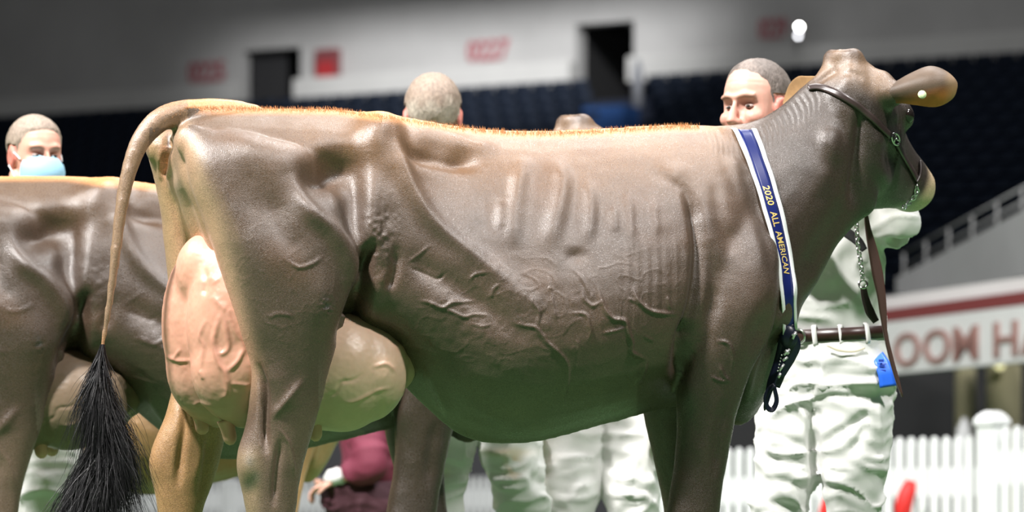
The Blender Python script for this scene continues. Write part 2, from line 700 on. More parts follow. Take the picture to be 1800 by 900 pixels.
zb, zt = fz(1700, 645), fz(1700, 549)
fb = empty('fascia_sign', (*fas_xy(1560), 0)); tag(fb, 'long white fascia board with faded brown capital letters at the right edge', 'sign')
g = Geo(); fas_box(g, 1420, 2000, zb, zt, -.1, 0)
o = link('fascia_board', g.mesh('fascia_board', False), M['white_paint'], fb)
set_co(o.data, get_np(o.data) - np.array([*fas_xy(1560), 0]))
M['brown_letter'] = mat('faded_brown_lettering', (.27, .14, .12), .7)
A_ = fas_xy(1536)
F_LEN = float(np.linalg.norm(fas_xy(1722) - A_))
adv = 0.0
for ch in 'ROOM HALL':
    if ch == ' ':
        adv += .34
        continue
    me = text_mesh(ch, 1, .01, .008)
    v = get_np(me)
    wch = float(np.ptp(v[:, 0]))
    v[:, 0] -= v[:, 0].min()
    U = (adv + v[:, 0]) / 3.02 * F_LEN
    d_ = v[:, 2] + .012
    zz = zb + .055 + v[:, 1] / .73 * (zt - zb) * .66
    w3 = np.stack([A_[0] + FD[0] * U + FN[0] * d_, A_[1] + FD[1] * U + FN[1] * d_, zz], 1)
    set_co(me, w3 - np.array([*fas_xy(1560), 0]))
    link('letter', me, M['brown_letter'], fb)
    adv += wch + .1
g = Geo(); fas_box(g, 1420, 2000, zt + .01, fz(1700, 524), -.4, -.02); struct('trim_3', g, M['maroon'])
g = Geo(); fas_box(g, 1420, 2000, fz(1700, 523), fz(1700, 492), -.5, -.3); struct('trim_4', g, M['lip'])
# sloping grey stair wall behind it
g = Geo()
p0, p1 = at(1575, 488, 38), at(1830, 352, 34)
q0, q1 = at(1575, 530, 38), at(1830, 480, 34)
th = np.array([.25, .4, 0])
g.add(np.array([q0, q1, p1, p0, q0 + th, q1 + th, p1 + th, p0 + th]), [(0, 1, 2, 3), (7, 6, 5, 4), (3, 2, 6, 7), (0, 4, 5, 1), (1, 5, 6, 2), (0, 3, 7, 4)])
struct('wall_right', g, M['grey'])
g = Geo()
for i in range(7):
    t = i / 6
    b0 = p0 * (1 - t) + p1 * t
    g.tube([b0 + [.1, .2, -.05], b0 + [.1, .2, .26]], [.014, .014], 8)
for h_ in (.13, .26):
    g.tube([p0 + [.1, .2, h_], p1 + [.1, .2, h_]], [.012, .012], 8)
tag(link('stair_railing', g.mesh('stair_railing'), M['grey']), 'grey railing climbing along the sloping stair wall at the right', 'railing')
# space under the fascia: dark back wall, cream columns, globe light
g = Geo(); g.box((1.0, 36.5, 0), (12, 36.9, 2.6)); struct('wall_front', g, M['dark'])
for px0, px1, D, lab in ((1678, 1716, 34.2, 'narrow cream column under the white fascia'), (1734, 1796, 33.0, 'wide cream column with a globe light under the white fascia')):
    g = Geo()
    xa, xb = at(px0, HY, D)[0], at(px1, HY, D)[0]
    r = (xb - xa) / 2
    zz = 2.2
    g.tube([((xa + xb) / 2, D, 0), ((xa + xb) / 2, D, .12), ((xa + xb) / 2, D, .14), ((xa + xb) / 2, D, zz)], [r * 1.15, r * 1.15, r, r], 20, up=(0, 1, 0))
    tag(link('column', g.mesh('column'), M['cream']), lab, 'column')
c = at(1757, 642, 32.7)
g = Geo(); g.ell((0, 0, 0), [np.array([.045, 0, 0]), np.array([0, .045, 0]), np.array([0, 0, .045])], 16, 10)
o = link('globe_lamp', g.mesh('globe_lamp'), M['globe']); o.location = tuple(c)
tag(o, 'small yellow globe light at the top of the wide cream column', 'lamp')
g = Geo(); c = at(1695, 760, 30)
g.tube([(c[0], 30, 0), (c[0], 30, .95), (c[0], 30, 1.15), (c[0], 30, 1.24)], [.075, .075, .06, .015], 14, up=(0, 1, 0))
tag(link('bollard', g.mesh('bollard'), mat('bollard_grey', (.4, .4, .4), .6)), 'pale grey bollard in front of the narrow cream column', 'bollard')
# charcoal boards behind the far fence
g = Geo(); g.box((-14, 47.0, 0), (9.5, 47.2, 1.75)); struct('wall_left', g, M['charcoal'])


# ------------------------------------------------------------------ white picket fences
picket_me = {}


def picket_mesh(h, w_, t=.022):
    k = (round(h, 3), round(w_, 3))
    if k not in picket_me:
        g = Geo()
        pr = [(-w_ / 2, 0), (w_ / 2, 0), (w_ / 2, h - .035), (w_ / 4, h - .008), (0, h), (-w_ / 4, h - .008), (-w_ / 2, h - .035)]
        n = len(pr)
        v = [(x, -t / 2, z) for x, z in pr] + [(x, t / 2, z) for x, z in pr]
        f = [tuple(range(n)), tuple(range(2 * n - 1, n - 1, -1))] + [(i, i + n, (i + 1) % n + n, (i + 1) % n) for i in range(n)]
        g.add(v, f)
        picket_me[k] = g.mesh('picket', False)
    return picket_me[k]


def fence(name, label, a, b, npk, h=.9, pw=.058, posts=(), posth=1.06, rails=(.72, .22), railh=.14):
    a, b = np.array(a, float), np.array(b, float)
    d = b - a
    L = float(np.linalg.norm(d))
    root = empty(name, (a[0], a[1], 0), math.atan2(d[1], d[0]))
    tag(root, label, 'fence', 'white picket fence panels')
    for i in range(npk):
        o = link('picket', picket_mesh(h, pw), M['vinyl'], root)
        o.location = ((i + .5) * L / npk, -.03, .03)
    for z in rails:
        g = Geo(); g.box((0, -.018, z - railh / 2), (L, .03, z + railh / 2))
        link('rail', g.mesh('rail', False), M['vinyl'], root)
    for t in posts:
        g = Geo()
        s = .064
        g.box((t * L - s, -.07, 0), (t * L + s, .06, posth - .08))
        sq = lambda r, z: np.array([(t * L - r, -.005 - r, z), (t * L + r, -.005 - r, z), (t * L + r, -.005 + r, z), (t * L - r, -.005 + r, z)])
        g.rings([sq(s * 1.22, posth - .08), sq(s * 1.22, posth - .055), sq(s * .95, posth - .025), sq(s * .5, posth)])
        link('post', g.mesh('post', False), M['vinyl'], root)
    return root


def on(px, D): return (at(px, HY, D)[0], D)


fence('picket_fence', 'nearest white picket fence panel with a big square capped post, at the right edge', on(1745, 22.5), on(1905, 21.9), 8, .95, posts=(0,), posth=1.07, rails=(.74, .2), railh=.2)
fence('picket_fence', 'white picket fence panel running from behind the handler to the capped post', on(1420, 23.7), on(1722, 22.6), 15, .9, rails=(.66, .12), railh=.17)
fence('picket_fence', 'white picket fence panel seen between the cow foreleg and the handler', on(1090, 25.2), on(1415, 23.75), 17, .86, rails=(.62, .12), railh=.17)
for i in range(4):
    x0 = 930 - 260 * i
    fence('picket_fence', ['far white picket fence panel behind the white trousers under the cow belly', 'far white picket fence panel behind the maroon sleeve',
                           'far white picket fence panel behind the forward leg pair of the rear cow', 'far white picket fence panel at the left behind the black tail hair'][i],
          on(x0 - 252, 40 + 1.6 * (i + 1)), on(x0, 40 + 1.6 * i), 22, .88, posts=(.985,), posth=.93, rails=(.68, .2), railh=.2)
# red cloths tied low on the fence
for px, py, w_, lab in ((1592, 872, 1.0, 'red cloth hung on the picket fence right of the handler'), (1452, 884, .6, 'scrap of red cloth showing between the handler legs')):
    c = at(px, py, 22.6)
    g = Geo()
    g.tube([(0.03, 0, .085), (.02, -.01, .05), (.0, -.02, .0), (-.015, -.02, -.06), (-.02, -.01, -.13), (-.02, 0, -.2)], np.array([.03, .044, .05, .052, .046, .03]) * w_, 12, flat=1.0, up=(0, 1, 0))
    o = link('red_cloth', g.mesh('red_cloth'), mat('red_cloth', (.6, .015, .012), .6, bump=[(30, .3, .01)])); o.location = tuple(c)
    tag(o, lab, 'cloth')
# ------------------------------------------------------------------ the cow (front animal)
TH = math.radians(18)
CF = np.array([math.cos(TH), math.sin(TH), 0])       # forwards along the body
CL = np.array([-math.sin(TH), math.cos(TH), 0])      # towards the far side
CO = np.array([(830 - 900) / FPX * 10.8, 10.8, 0.0])
UP = np.array([0, 0, 1.0])


def P(px, py, v=0.0):
    d = np.array([(px - 900) / FPX, 1, (HY - py) / FPX])
    c = np.array([0, 0, CZ])
    t = (v - np.dot(c - CO, CL)) / np.dot(d, CL)
    return c + t * d


TK = np.array([0, .03, .09, .18, .32, .52, .68, .84, .95, 1])
G_BARREL = np.array([0, .2, .37, .55, .76, .95, 1, .84, .5, 0])
G_RUMP = np.array([0, .3, .66, .85, .93, 1, 1, .92, .6, 0])
G_CHEST = np.array([0, .22, .42, .66, .9, 1, .96, .78, .5, 0])
TQ = np.linspace(0, 1, 101)


def smooth_profile(g):
    y = np.interp(TQ, TK, g)
    for _ in range(60):
        y[1:-1] = .5 * y[1:-1] + .25 * (y[2:] + y[:-2])
    return y * np.clip(np.sqrt(np.minimum(TQ, 1 - TQ) / .05), 0, 1)


G_BARREL, G_RUMP, G_CHEST = map(smooth_profile, (G_BARREL, G_RUMP, G_CHEST))


def torso_ring(xt, yt, xb, yb, hw, prof, n=22):
    T, B = P(xt, yt), P(xb, yb)
    t = (1 - np.cos(np.pi * np.arange(n + 1) / n)) / 2
    g = np.interp(t, TQ, prof)
    c = T + (B - T) * t[:, None]
    right = c - CL * (g * hw)[:, None]
    left = c + CL * (g * hw)[:, None]
    return np.concatenate([right, left[-2:0:-1]])


def lerp(a, b, t): return a * (1 - t) + b * t


def torso():
    st = [  # top px, bottom px, half width, profile mix (0 rump, 1 barrel, 2 chest)
        (300, 240, 306, 330, .085, 0), (316, 207, 330, 400, .125, 0), (360, 191, 372, 500, .155, 0), (430, 188, 436, 560, .19, 0),
        (510, 189, 510, 585, .22, 0), (590, 190, 590, 600, .245, 0), (660, 197, 656, 625, .262, .1), (730, 208, 730, 700, .285, .6),
        (800, 218, 800, 768, .325, 1), (860, 225, 860, 785, .352, 1), (930, 228, 930, 781, .368, 1), (1000, 226, 1000, 766, .37, 1),
        (1070, 222, 1070, 746, .352, 1.1), (1130, 218, 1130, 730, .322, 1.4), (1190, 216, 1190, 714, .285, 1.7), (1245, 217, 1250, 724, .25, 2),
        (1285, 221, 1300, 764, .215, 2), (1320, 232, 1340, 722, .175, 2), (1350, 262, 1372, 650, .13, 2), (1375, 330, 1390, 590, .08, 2)]
    R = []
    for i in range(len(st) - 1):
        for k in range(3):
            a = [lerp(st[i][j], st[i + 1][j], k / 3) for j in range(6)]
            R.append(a)
    R.append(list(st[-1]))
    S = np.array(R)
    for _ in range(3):
        S[1:-1] = .5 * S[1:-1] + .25 * (S[2:] + S[:-2])
    out = []
    for a in S:
        m = a[5]
        prof = lerp(G_RUMP, G_BARREL, m) if m <= 1 else lerp(G_BARREL, G_CHEST, m - 1)
        out.append(torso_ring(a[0], a[1], a[2], a[3], a[4], prof))
    return out


def limb(rows, n=24, e=2.3, sub=3):
    """rows: y, left px, right px, v centre, lateral half thickness"""
    rows = catmull(rows, len(rows) * sub)
    R = []
    a = np.arange(n) / n * 2 * np.pi
    ca = np.sign(np.cos(a)) * np.abs(np.cos(a)) ** (2 / e)
    sa = np.sign(np.sin(a)) * np.abs(np.sin(a)) ** (2 / e)
    for y, x0, x1, vc, ht in rows:
        p0, p1 = P(x0, y, vc), P(x1, y, vc)
        R.append((p0 + p1) / 2 + (p1 - p0) / 2 * ca[:, None] + CL * (ht * sa)[:, None])
    return R


def skew(g, c, e3, rx, ry, rv):
    g.ell(c, [CF * rx, CL * rv, UP * ry])


def build_cow_body(voxel):
    g = Geo()
    g.rings(torso())
    near_hind = [(228, 335, 395, -.125, .03), (262, 326, 520, -.14, .09), (310, 334, 590, -.155, .125), (380, 358, 612, -.17, .14), (450, 382, 622, -.18, .142),
                 (520, 402, 616, -.185, .13), (580, 420, 600, -.19, .115), (640, 438, 580, -.19, .095), (690, 440, 568, -.19, .08),
                 (740, 434, 554, -.19, .07), (785, 421, 541, -.19, .062), (818, 416, 533, -.19, .058), (860, 425, 524, -.19, .052), (905, 433, 519, -.19, .047),
                 (960, 440, 512, -.19, .04), (1040, 446, 505, -.19, .036), (1090, 446, 512, -.19, .042), (1120, 455, 528, -.19, .046), (1176, 452, 556, -.19, .06)]
    g.rings(limb(near_hind))
    far_hind = [(228, 275, 330, .125, .03), (262, 259, 420, .14, .085), (310, 271, 500, .15, .11), (380, 284, 530, .16, .12), (450, 292, 535, .17, .12),
                (520, 298, 520, .18, .12), (590, 300, 480, .19, .11), (650, 303, 440, .2, .1), (690, 303, 418, .2, .085),
                (740, 287, 402, .2, .072), (785, 268, 391, .2, .064), (820, 262, 383, .2, .058), (860, 271, 370, .2, .052), (905, 278, 354, .2, .046),
                (960, 284, 348, .2, .04), (1040, 288, 344, .2, .036), (1090, 288, 350, .2, .042), (1120, 296, 366, .2, .046), (1172, 294, 392, .2, .06)]
    g.rings(limb(far_hind))
    # front legs
    near_front = [(350, 1240, 1320, -.11, .05), (400, 1226, 1350, -.14, .08), (460, 1214, 1368, -.165, .1), (540, 1202, 1362, -.19, .1), (600, 1196, 1338, -.19, .095), (650, 1191, 1312, -.185, .088),
                  (700, 1192, 1298, -.18, .078), (760, 1192, 1285, -.175, .068), (820, 1186, 1274, -.17, .06), (870, 1178, 1266, -.17, .056),
                  (910, 1173, 1261, -.17, .056), (950, 1174, 1252, -.17, .05), (1000, 1182, 1240, -.17, .04), (1070, 1184, 1238, -.17, .037), (1100, 1182, 1246, -.17, .043),
                  (1130, 1186, 1262, -.17, .05), (1166, 1180, 1282, -.17, .058)]
    g.rings(limb(near_front))
    far_front = [(540, 1130, 1290, .17, .08), (640, 1130, 1270, .17, .085), (700, 1131, 1250, .17, .08), (740, 1136, 1240, .17, .072), (800, 1149, 1236, .17, .062),
                 (870, 1165, 1240, .17, .056), (910, 1170, 1244, .17, .054), (950, 1172, 1236, .17, .048), (1000, 1178, 1226, .17, .038), (1070, 1180, 1226, .17, .036),
                 (1100, 1178, 1232, .17, .042), (1130, 1182, 1248, .17, .05), (1160, 1176, 1266, .17, .056)]
    g.rings(limb(far_front))
    # hooks, pins, shoulder blades, perineum
    for s in (-1, 1):
        g.ell(P(340 if s < 0 else 286, 250 if s < 0 else 262, s * .115), [CF * .05, CL * .045, UP * .05])
        g.ell(P(1282, 420, s * .1), [CF * .12, CL * .1, UP * .24])
        g.ell(P(1345, 520, s * .13), [CF * .09, CL * .09, UP * .14])
    # dock and tail stem
    tail = catmull([(455, 194, .016, 0), (400, 192, .03, 0), (352, 196, .036, 0), (312, 199, .036, 0), (276, 215, .034, -.01), (246, 250, .029, -.02), (227, 300, .0235, -.03),
                    (214, 360, .0195, -.035), (205, 430, .0165, -.04), (197, 500, .0135, -.04), (188, 560, .011, -.04), (180, 612, .0095, -.04), (176, 650, .008, -.04)], 70)
    g.tube([P(a[0], a[1], a[3]) for a in tail], tail[:, 2], 12)
    # neck
    N = [(1262, 222, 1318, 700, .215, 2.2), (1300, 217, 1372, 640, .18, 2.2), (1335, 209, 1396, 560, .15, 2.1), (1372, 186, 1430, 495, .126, 2.1), (1403, 159, 1466, 432, .11, 2.1),
         (1430, 134, 1497, 400, .098, 2.1), (1450, 114, 1518, 384, .09, 2.1), (1468, 101, 1530, 376, .08, 2.1), (1484, 108, 1540, 360, .06, 2.1)]
    N = catmull(N, 24)
    R = []
    a = np.arange(28) / 28 * 2 * np.pi
    for xt, yt, xb, yb, hw, e in N:
        T, B = P(xt, yt), P(xb, yb)
        ca = np.sign(np.cos(a)) * np.abs(np.cos(a)) ** (2 / e)
        sa = np.sign(np.sin(a)) * np.abs(np.sin(a)) ** (2 / e)
        wd = 1 - .42 * np.clip(np.cos(a), 0, 1) ** 1.5
        R.append((T + B) / 2 + (T - B) / 2 * ca[:, None] - CL * (hw * sa * wd)[:, None])
    g.rings(R)
    head_geo(g)
    me = fuse(g, voxel, 4, 0.5, 'body', 30)
    v, e = get_np(me), edges_np(me)
    x, y = proj(v)
    w_ = sstep(1180, 1240, x) * sstep(560, 480, y) * (1 - .8 * sstep(1600, 1640, x)) * (1 - .6 * np.exp(-(((x - 1484) / 40) ** 2 + ((y - 100) / 25) ** 2)))
    w_ = np.maximum(w_, sstep(480, 560, x) * sstep(320, 280, y) * .9)
    w_ = np.maximum(w_, sstep(1330, 1380, x) * sstep(720, 680, y) * sstep(420, 460, y))
    w_ = np.maximum(w_, np.exp(-(((x - 1290) / 120) ** 2 + ((y - 560) / 120) ** 2)))
    w_ = np.maximum(w_, .8 * np.exp(-(((x - 600) / 60) ** 2 + ((y - 420) / 120) ** 2)))
    set_co(me, taubin(v, e, 110, w_))
    return me


# head frame: the face points away from the lens and to the right
HYAW, HS = math.radians(57), 0.47
HC = math.sqrt(1 - HS * HS)
HF = np.array([math.cos(HYAW) * HC, math.sin(HYAW) * HC, -HS])
HD = np.array([math.cos(HYAW) * HS, math.sin(HYAW) * HS, HC])
HR = np.array([math.sin(HYAW), -math.cos(HYAW), 0])
HO = P(1484, 103, 0.0)
HK = 1.08


def H(a, d, r): return HO + HK * (HF * a + HD * d + HR * r)


def head_geo(g):
    S = [(-.03, -.005, -.14, .05), (.0, .014, -.2, .075), (.05, .026, -.27, .1), (.11, .03, -.325, .11), (.18, .027, -.345, .108), (.25, .015, -.32, .09), (.31, .0, -.285, .07),
         (.37, -.012, -.245, .06), (.43, -.02, -.205, .06), (.48, -.026, -.178, .065), (.525, -.04, -.16, .062), (.55, -.07, -.135, .042)]
    S = catmull(S, 36)
    a = np.arange(28) / 28 * 2 * np.pi
    R = []
    for q, dt, db, hw in S:
        e = 2.4
        ca = np.sign(np.cos(a)) * np.abs(np.cos(a)) ** (2 / e)
        sa = np.sign(np.sin(a)) * np.abs(np.sin(a)) ** (2 / e)
        wd = 1 - .3 * np.clip(-np.cos(a), 0, 1) ** 1.3
        R.append(H(q, (dt + db) / 2, 0) + HK * (HD * (dt - db) / 2 * ca[:, None] + HR * (hw * sa * wd)[:, None]))
    g.rings(R)
    for s in (-1, 1):                      # scurs, ear roots, brows, cheeks, lips
        g.ell(H(.0, -.004, s * .032), [HF * .04, HR * .03, HD * .03])
        g.ell(H(.075, -.05, s * .075), [HF * .055, HR * .06, HD * .055])
        g.ell(H(.235, -.03, s * .075), [HF * .055, HR * .03, HD * .04])
        g.ell(H(.17, -.2, s * .05), [HF * .13, HR * .055, HD * .12])
        g.ell(H(.49, -.09, s * .042), [HF * .045, HR * .03, HD * .04])
    g.ell(H(.0, -.01, 0), [HF * .05, HR * .04, HD * .03])
    g.tube([H(.07, -.05, .06), at(1545, 168, H(.075, -.045, .1)[1]), at(1572, 164, H(.075, -.045, .1)[1] - .01), at(1592, 160, H(.075, -.045, .1)[1] - .018)], [.05, .05, .043, .02], 14)
    g.ell(H(.09, -.26, 0), [HF * .12, HR * .06, HD * .1])


cow_base = build_cow_body(0.0078)
def sculpt_cow(base, levels=1):
    """muscle, bone, rib and vein relief of the front cow, as real displacement of the skin"""
    me = modded(base, 'SUBSURF', levels=levels, render_levels=levels) if levels else base.copy()
    v, e = get_np(me), edges_np(me)
    for rnd in range(2):
        n = normals_np(me)
        x, y = proj(v)
        lat = (v - CO) @ CL
        view = v - np.array([0, 0, CZ])
        view /= np.linalg.norm(view, axis=1)[:, None]
        face = -(n * view).sum(1)
        near = (lat < 0.02) & (face > -0.15)
        nf = near * np.clip(face * 2.5 + .3, 0, 1)
        h = np.zeros(len(v))
        S = lambda pts, sig, amp, side=0, taper=True: stroke(h, x, y, pts, sig, amp, taper, near, side)
        B = lambda cx, cy, rx, ry, rot, amp: blob(h, x, y, cx, cy, rx, ry, rot, amp, nf)
        if rnd == 0:                               # big forms
            B(666, 228, 30, 24, 0, .034); B(680, 262, 20, 40, 0, .012)
            S([(694, 206), (701, 258), (718, 312), (746, 368), (785, 412), (850, 462), (910, 505)], 15, .022)
            S([(660, 214), (648, 270), (642, 330), (652, 420), (668, 480)], 24, .022)
            S([(708, 216), (760, 236), (830, 256), (880, 266)], 13, .016)
            B(757, 268, 44, 18, 12, -.032); B(815, 278, 24, 15, 8, -.022); B(795, 315, 85, 50, 20, -.02)
            B(596, 298, 66, 38, -18, -.05); B(626, 352, 20, 60, 5, -.034); B(560, 320, 30, 30, 0, -.008)
            S([(515, 300), (542, 365), (585, 408), (610, 450), (621, 500), (610, 545)], 16, .026)
            S([(480, 330), (500, 400), (540, 450)], 22, -.008)
            B(452, 350, 46, 74, -35, -.024)
            S([(385, 222), (465, 268), (545, 268), (600, 252)], 26, .014)
            B(350, 300, 26, 60, -8, .008)
            S([(660, 420), (640, 462), (628, 510), (618, 560), (598, 612)], 13, -.042)
            S([(700, 432), (692, 480), (680, 510)], 9, -.013)
            S([(676, 470), (662, 520), (654, 566)], 14, .012)
            B(565, 525, 36, 46, 0, .012)
            S([(452, 636), (464, 690), (465, 745), (470, 800)], 7, -.026)
            S([(478, 640), (500, 690), (520, 720)], 18, .006)
            S([(532, 668), (505, 702), (478, 736)], 7, .009)
            S([(494, 770), (486, 830), (481, 892)], 6, -.012)
            B(437, 822, 16, 24, 0, .008); B(440, 858, 12, 20, 0, -.005)
            # ribs
            for pts, sg, am in (([(930, 275), (915, 305), (906, 345), (902, 400), (905, 440)], 16, .010), ([(881, 350), (878, 405)], 9, .005),
                                ([(962, 283), (986, 306), (988, 340), (974, 395), (966, 445)], 17, .0105), ([(1026, 312), (1037, 345), (1037, 395), (1030, 430)], 11, .006),
                                ([(1077, 360), (1081, 410)], 9, .004), ([(1101, 333), (1108, 380), (1110, 440)], 8, .004), ([(1150, 355), (1155, 415)], 7, .003)):
                S(pts, sg, am)
            for pts, sg, am in (([(945, 300), (938, 350), (935, 430)], 16, -.003), ([(1012, 315), (1008, 370), (1000, 430)], 17, -.003),
                                ([(893, 310), (890, 350)], 9, -.003), ([(1060, 350), (1058, 430)], 14, -.003), ([(860, 330), (855, 420)], 18, -.004)):
                S(pts, sg, am)
            S([(760, 425), (830, 470), (900, 512), (960, 545)], 20, .008)
            S([(705, 445), (770, 488), (850, 540), (930, 600)], 22, -.014)
            B(760, 540, 60, 40, 25, .008)
            B(1013, 449, 17, 12, 0, -.01)
            # shoulder
            S([(1196, 322), (1214, 352), (1225, 395), (1229, 450), (1224, 510), (1212, 565), (1198, 620), (1190, 680)], 11, -.026)
            S([(1212, 560), (1199, 620), (1190, 672)], 14, -.02)
            S([(1140, 296), (1175, 318), (1200, 335)], 9, -.006)
            B(1187, 305, 24, 16, 10, .008); B(1262, 330, 22, 100, -4, .006)
            S([(1255, 300), (1265, 380), (1290, 450)], 14, -.007)
            S([(1245, 420), (1254, 500), (1250, 580)], 14, -.008)
            S([(1383, 535), (1352, 590), (1322, 650), (1304, 730)], 9, .014)
            B(1340, 585, 20, 44, 12, -.016); B(1350, 660, 22, 50, 15, -.016)
            S([(1300, 250), (1320, 330), (1350, 420), (1375, 520)], 14, -.010)
            B(1215, 690, 18, 30, 0, .008)
            S([(1275, 700), (1262, 770), (1258, 840)], 9, -.009)
            # belly, fold in front of the udder
            S([(745, 640), (768, 682), (790, 735)], 9, .010)
            S([(690, 748), (770, 775), (860, 790)], 7, -.006)
            S([(830, 700), (900, 745), (990, 760)], 20, .006)
            # neck and head
            S([(1500, 386), (1455, 455), (1412, 525)], 9, .008)
            S([(1508, 300), (1490, 360), (1440, 440), (1400, 500)], 20, -.010)
            S([(1516, 185), (1510, 240), (1505, 300), (1503, 372)], 11, -.022)
            S([(1470, 180), (1455, 260), (1440, 350)], 20, .007)
            S([(1548, 225), (1545, 280), (1556, 330)], 14, .010)
            B(1566, 270, 17, 32, -12, -.013); B(1582, 220, 16, 14, 0, -.010)
            S([(1600, 262), (1592, 310), (1580, 335)], 8, .006)
            B(1575, 342, 16, 10, 0, -.008)
            S([(1425, 152), (1455, 132), (1475, 120)], 6, -.007)
            S([(1480, 132), (1500, 128), (1520, 140)], 6, -.004)
            B(1535, 118, 14, 12, 0, .004)
            # rear view: pin, channel under the tail, escutcheon folds
            nearR = (x < 420) & (face > 0)
            q = lambda pts, sg, am: stroke(h, x, y, pts, sg, am, True, nearR)
            q([(297, 238), (292, 275), (288, 318)], 5, -.022)
            q([(281, 262), (283, 300), (289, 318)], 6, .008)
            q([(303, 262), (301, 295), (292, 316)], 5, .010)
            q([(318, 330), (335, 380), (350, 430), (362, 470)], 9, -.012)
            q([(300, 330), (312, 390), (318, 440)], 6, -.006)
            # far leg tendons
            q([(312, 690), (325, 740), (318, 800), (312, 860)], 8, -.014)
            q([(350, 720), (352, 790), (340, 850)], 10, .008)
            q([(368, 760), (362, 820), (350, 880)], 7, -.008)
        else:                                      # veins and fine folds
            veins = [
                ([(735, 528), (755, 532), (778, 541), (795, 532), (812, 531), (839, 529)], 3.6, .0042), ([(778, 541), (795, 548), (816, 557), (833, 553), (862, 555)], 3.2, .0035),
                ([(827, 568), (847, 574), (865, 570)], 3, .003), ([(824, 494), (836, 482), (862, 478)], 3, .0028), ([(862, 525), (868, 508), (879, 499)], 3, .003),
                ([(934, 515), (936, 531), (947, 547), (946, 563), (943, 577)], 3.4, .0038), ([(900, 566), (920, 572), (943, 577), (960, 600), (980, 618), (996, 637), (998, 661), (993, 690), (988, 715)], 3.6, .0045),
                ([(963, 482), (967, 508), (974, 551), (980, 569)], 3, .0028), ([(1000, 551), (1029, 553), (1036, 574), (1038, 585), (1033, 602)], 3.4, .0042),
                ([(1022, 503), (1026, 525), (1035, 534), (1042, 538), (1058, 530)], 3.4, .004), ([(1047, 494), (1056, 525), (1065, 548), (1078, 561), (1098, 565), (1104, 585), (1110, 603), (1109, 618), (1122, 626), (1137, 633)], 4.2, .0068),
                ([(1112, 505), (1120, 528), (1139, 545), (1162, 551), (1190, 552)], 4.2, .0066), ([(1172, 520), (1179, 545)], 3.2, .0035), ([(1104, 524), (1118, 532)], 3, .003),
                ([(1058, 586), (1080, 582), (1102, 576)], 3, .0032), ([(1137, 633), (1129, 661), (1115, 677)], 3.2, .0036), ([(1003, 470), (1021, 488), (1032, 508), (1038, 528)], 3, .0028),
                ([(1010, 655), (1017, 610), (1012, 598)], 3, .002), ([(500, 455), (525, 470), (548, 464), (566, 452)], 4, .0028), ([(470, 560), (490, 552), (520, 556)], 4, .002),
                ([(490, 752), (508, 780), (515, 812), (518, 838)], 3.2, .0035), ([(1258, 600), (1278, 603), (1288, 625), (1287, 655)], 3.4, .004), ([(1264, 640), (1272, 660), (1283, 672)], 3.2, .004),
                ([(1248, 660), (1262, 668), (1282, 672)], 3, .003), ([(1130, 590), (1150, 600)], 3, .002), ([(720, 470), (745, 480), (770, 490), (785, 478)], 3.4, -.003), ([(715, 462), (735, 448), (757, 430)], 3, .0025),
                ([(690, 600), (740, 612), (780, 625)], 4, .002)]
            for pts, sg, am in veins:
                S(pts, sg * .85, am * 1.1)
            # crosswise skin folds on the crest of the neck
            for i in range(13):
                t = i / 12
                cx, cy = 1318 + 105 * t, 222 - 74 * t ** 1.25
                S([(cx, cy + 2), (cx + 10 + 4 * t, cy + 26), (cx + 12, cy + 52)], 2.8, -.002)
            for i in range(9):
                cx = 1238 + 9 * i
                S([(cx, 226), (cx + 8, 250), (cx + 10, 280)], 3, -.0008)
            for i in range(16):                    # upright creases behind the shoulder
                cx = 1085 + 8.5 * i
                S([(cx, 400 + 12 * (i % 4)), (cx + 3, 500), (cx - 2, 600 - 8 * (i % 3))], 2.6, (-1) ** i * (.0003 + .0005 * ((i * 7) % 5) / 4))
            # fine net of small veins over the flank
            q = v * 26 + np.stack([vnoise(v, 14, 40 + i) for i in range(3)], 1) * .8
            net = np.clip(1 - np.abs(vnoise(q, 1.0, 44)) * 7, 0, 1) ** 1.5
            h += near * .0013 * net * np.exp(-(((x - 960) / 260) ** 4 + ((y - 545) / 105) ** 4))
            h += near * .0009 * net * np.exp(-(((x - 500) / 110) ** 4 + ((y - 520) / 130) ** 4))
            # crust on the stifle, mottled flank
            k = vnoise(v, 160, 3)
            h += near * .0035 * k * np.exp(-(((x - 574) / 15) ** 2 + ((y - 538) / 18) ** 2))
            h += near * .003 * vnoise(v, 90, 5) * np.exp(-(((x - 672) / 26) ** 2 + ((y - 420) / 60) ** 2))
            h += near * .0016 * vnoise(v, 60, 6) * np.exp(-(((x - 880) / 160) ** 2 + ((y - 560) / 70) ** 2))
        h += .0012 * vnoise(v, 22, 1) * (rnd == 0)
        v = v + n * h[:, None]
        if rnd == 0:
            v = smooth_np(v, e, 3, .5)
        set_co(me, v)
    return me


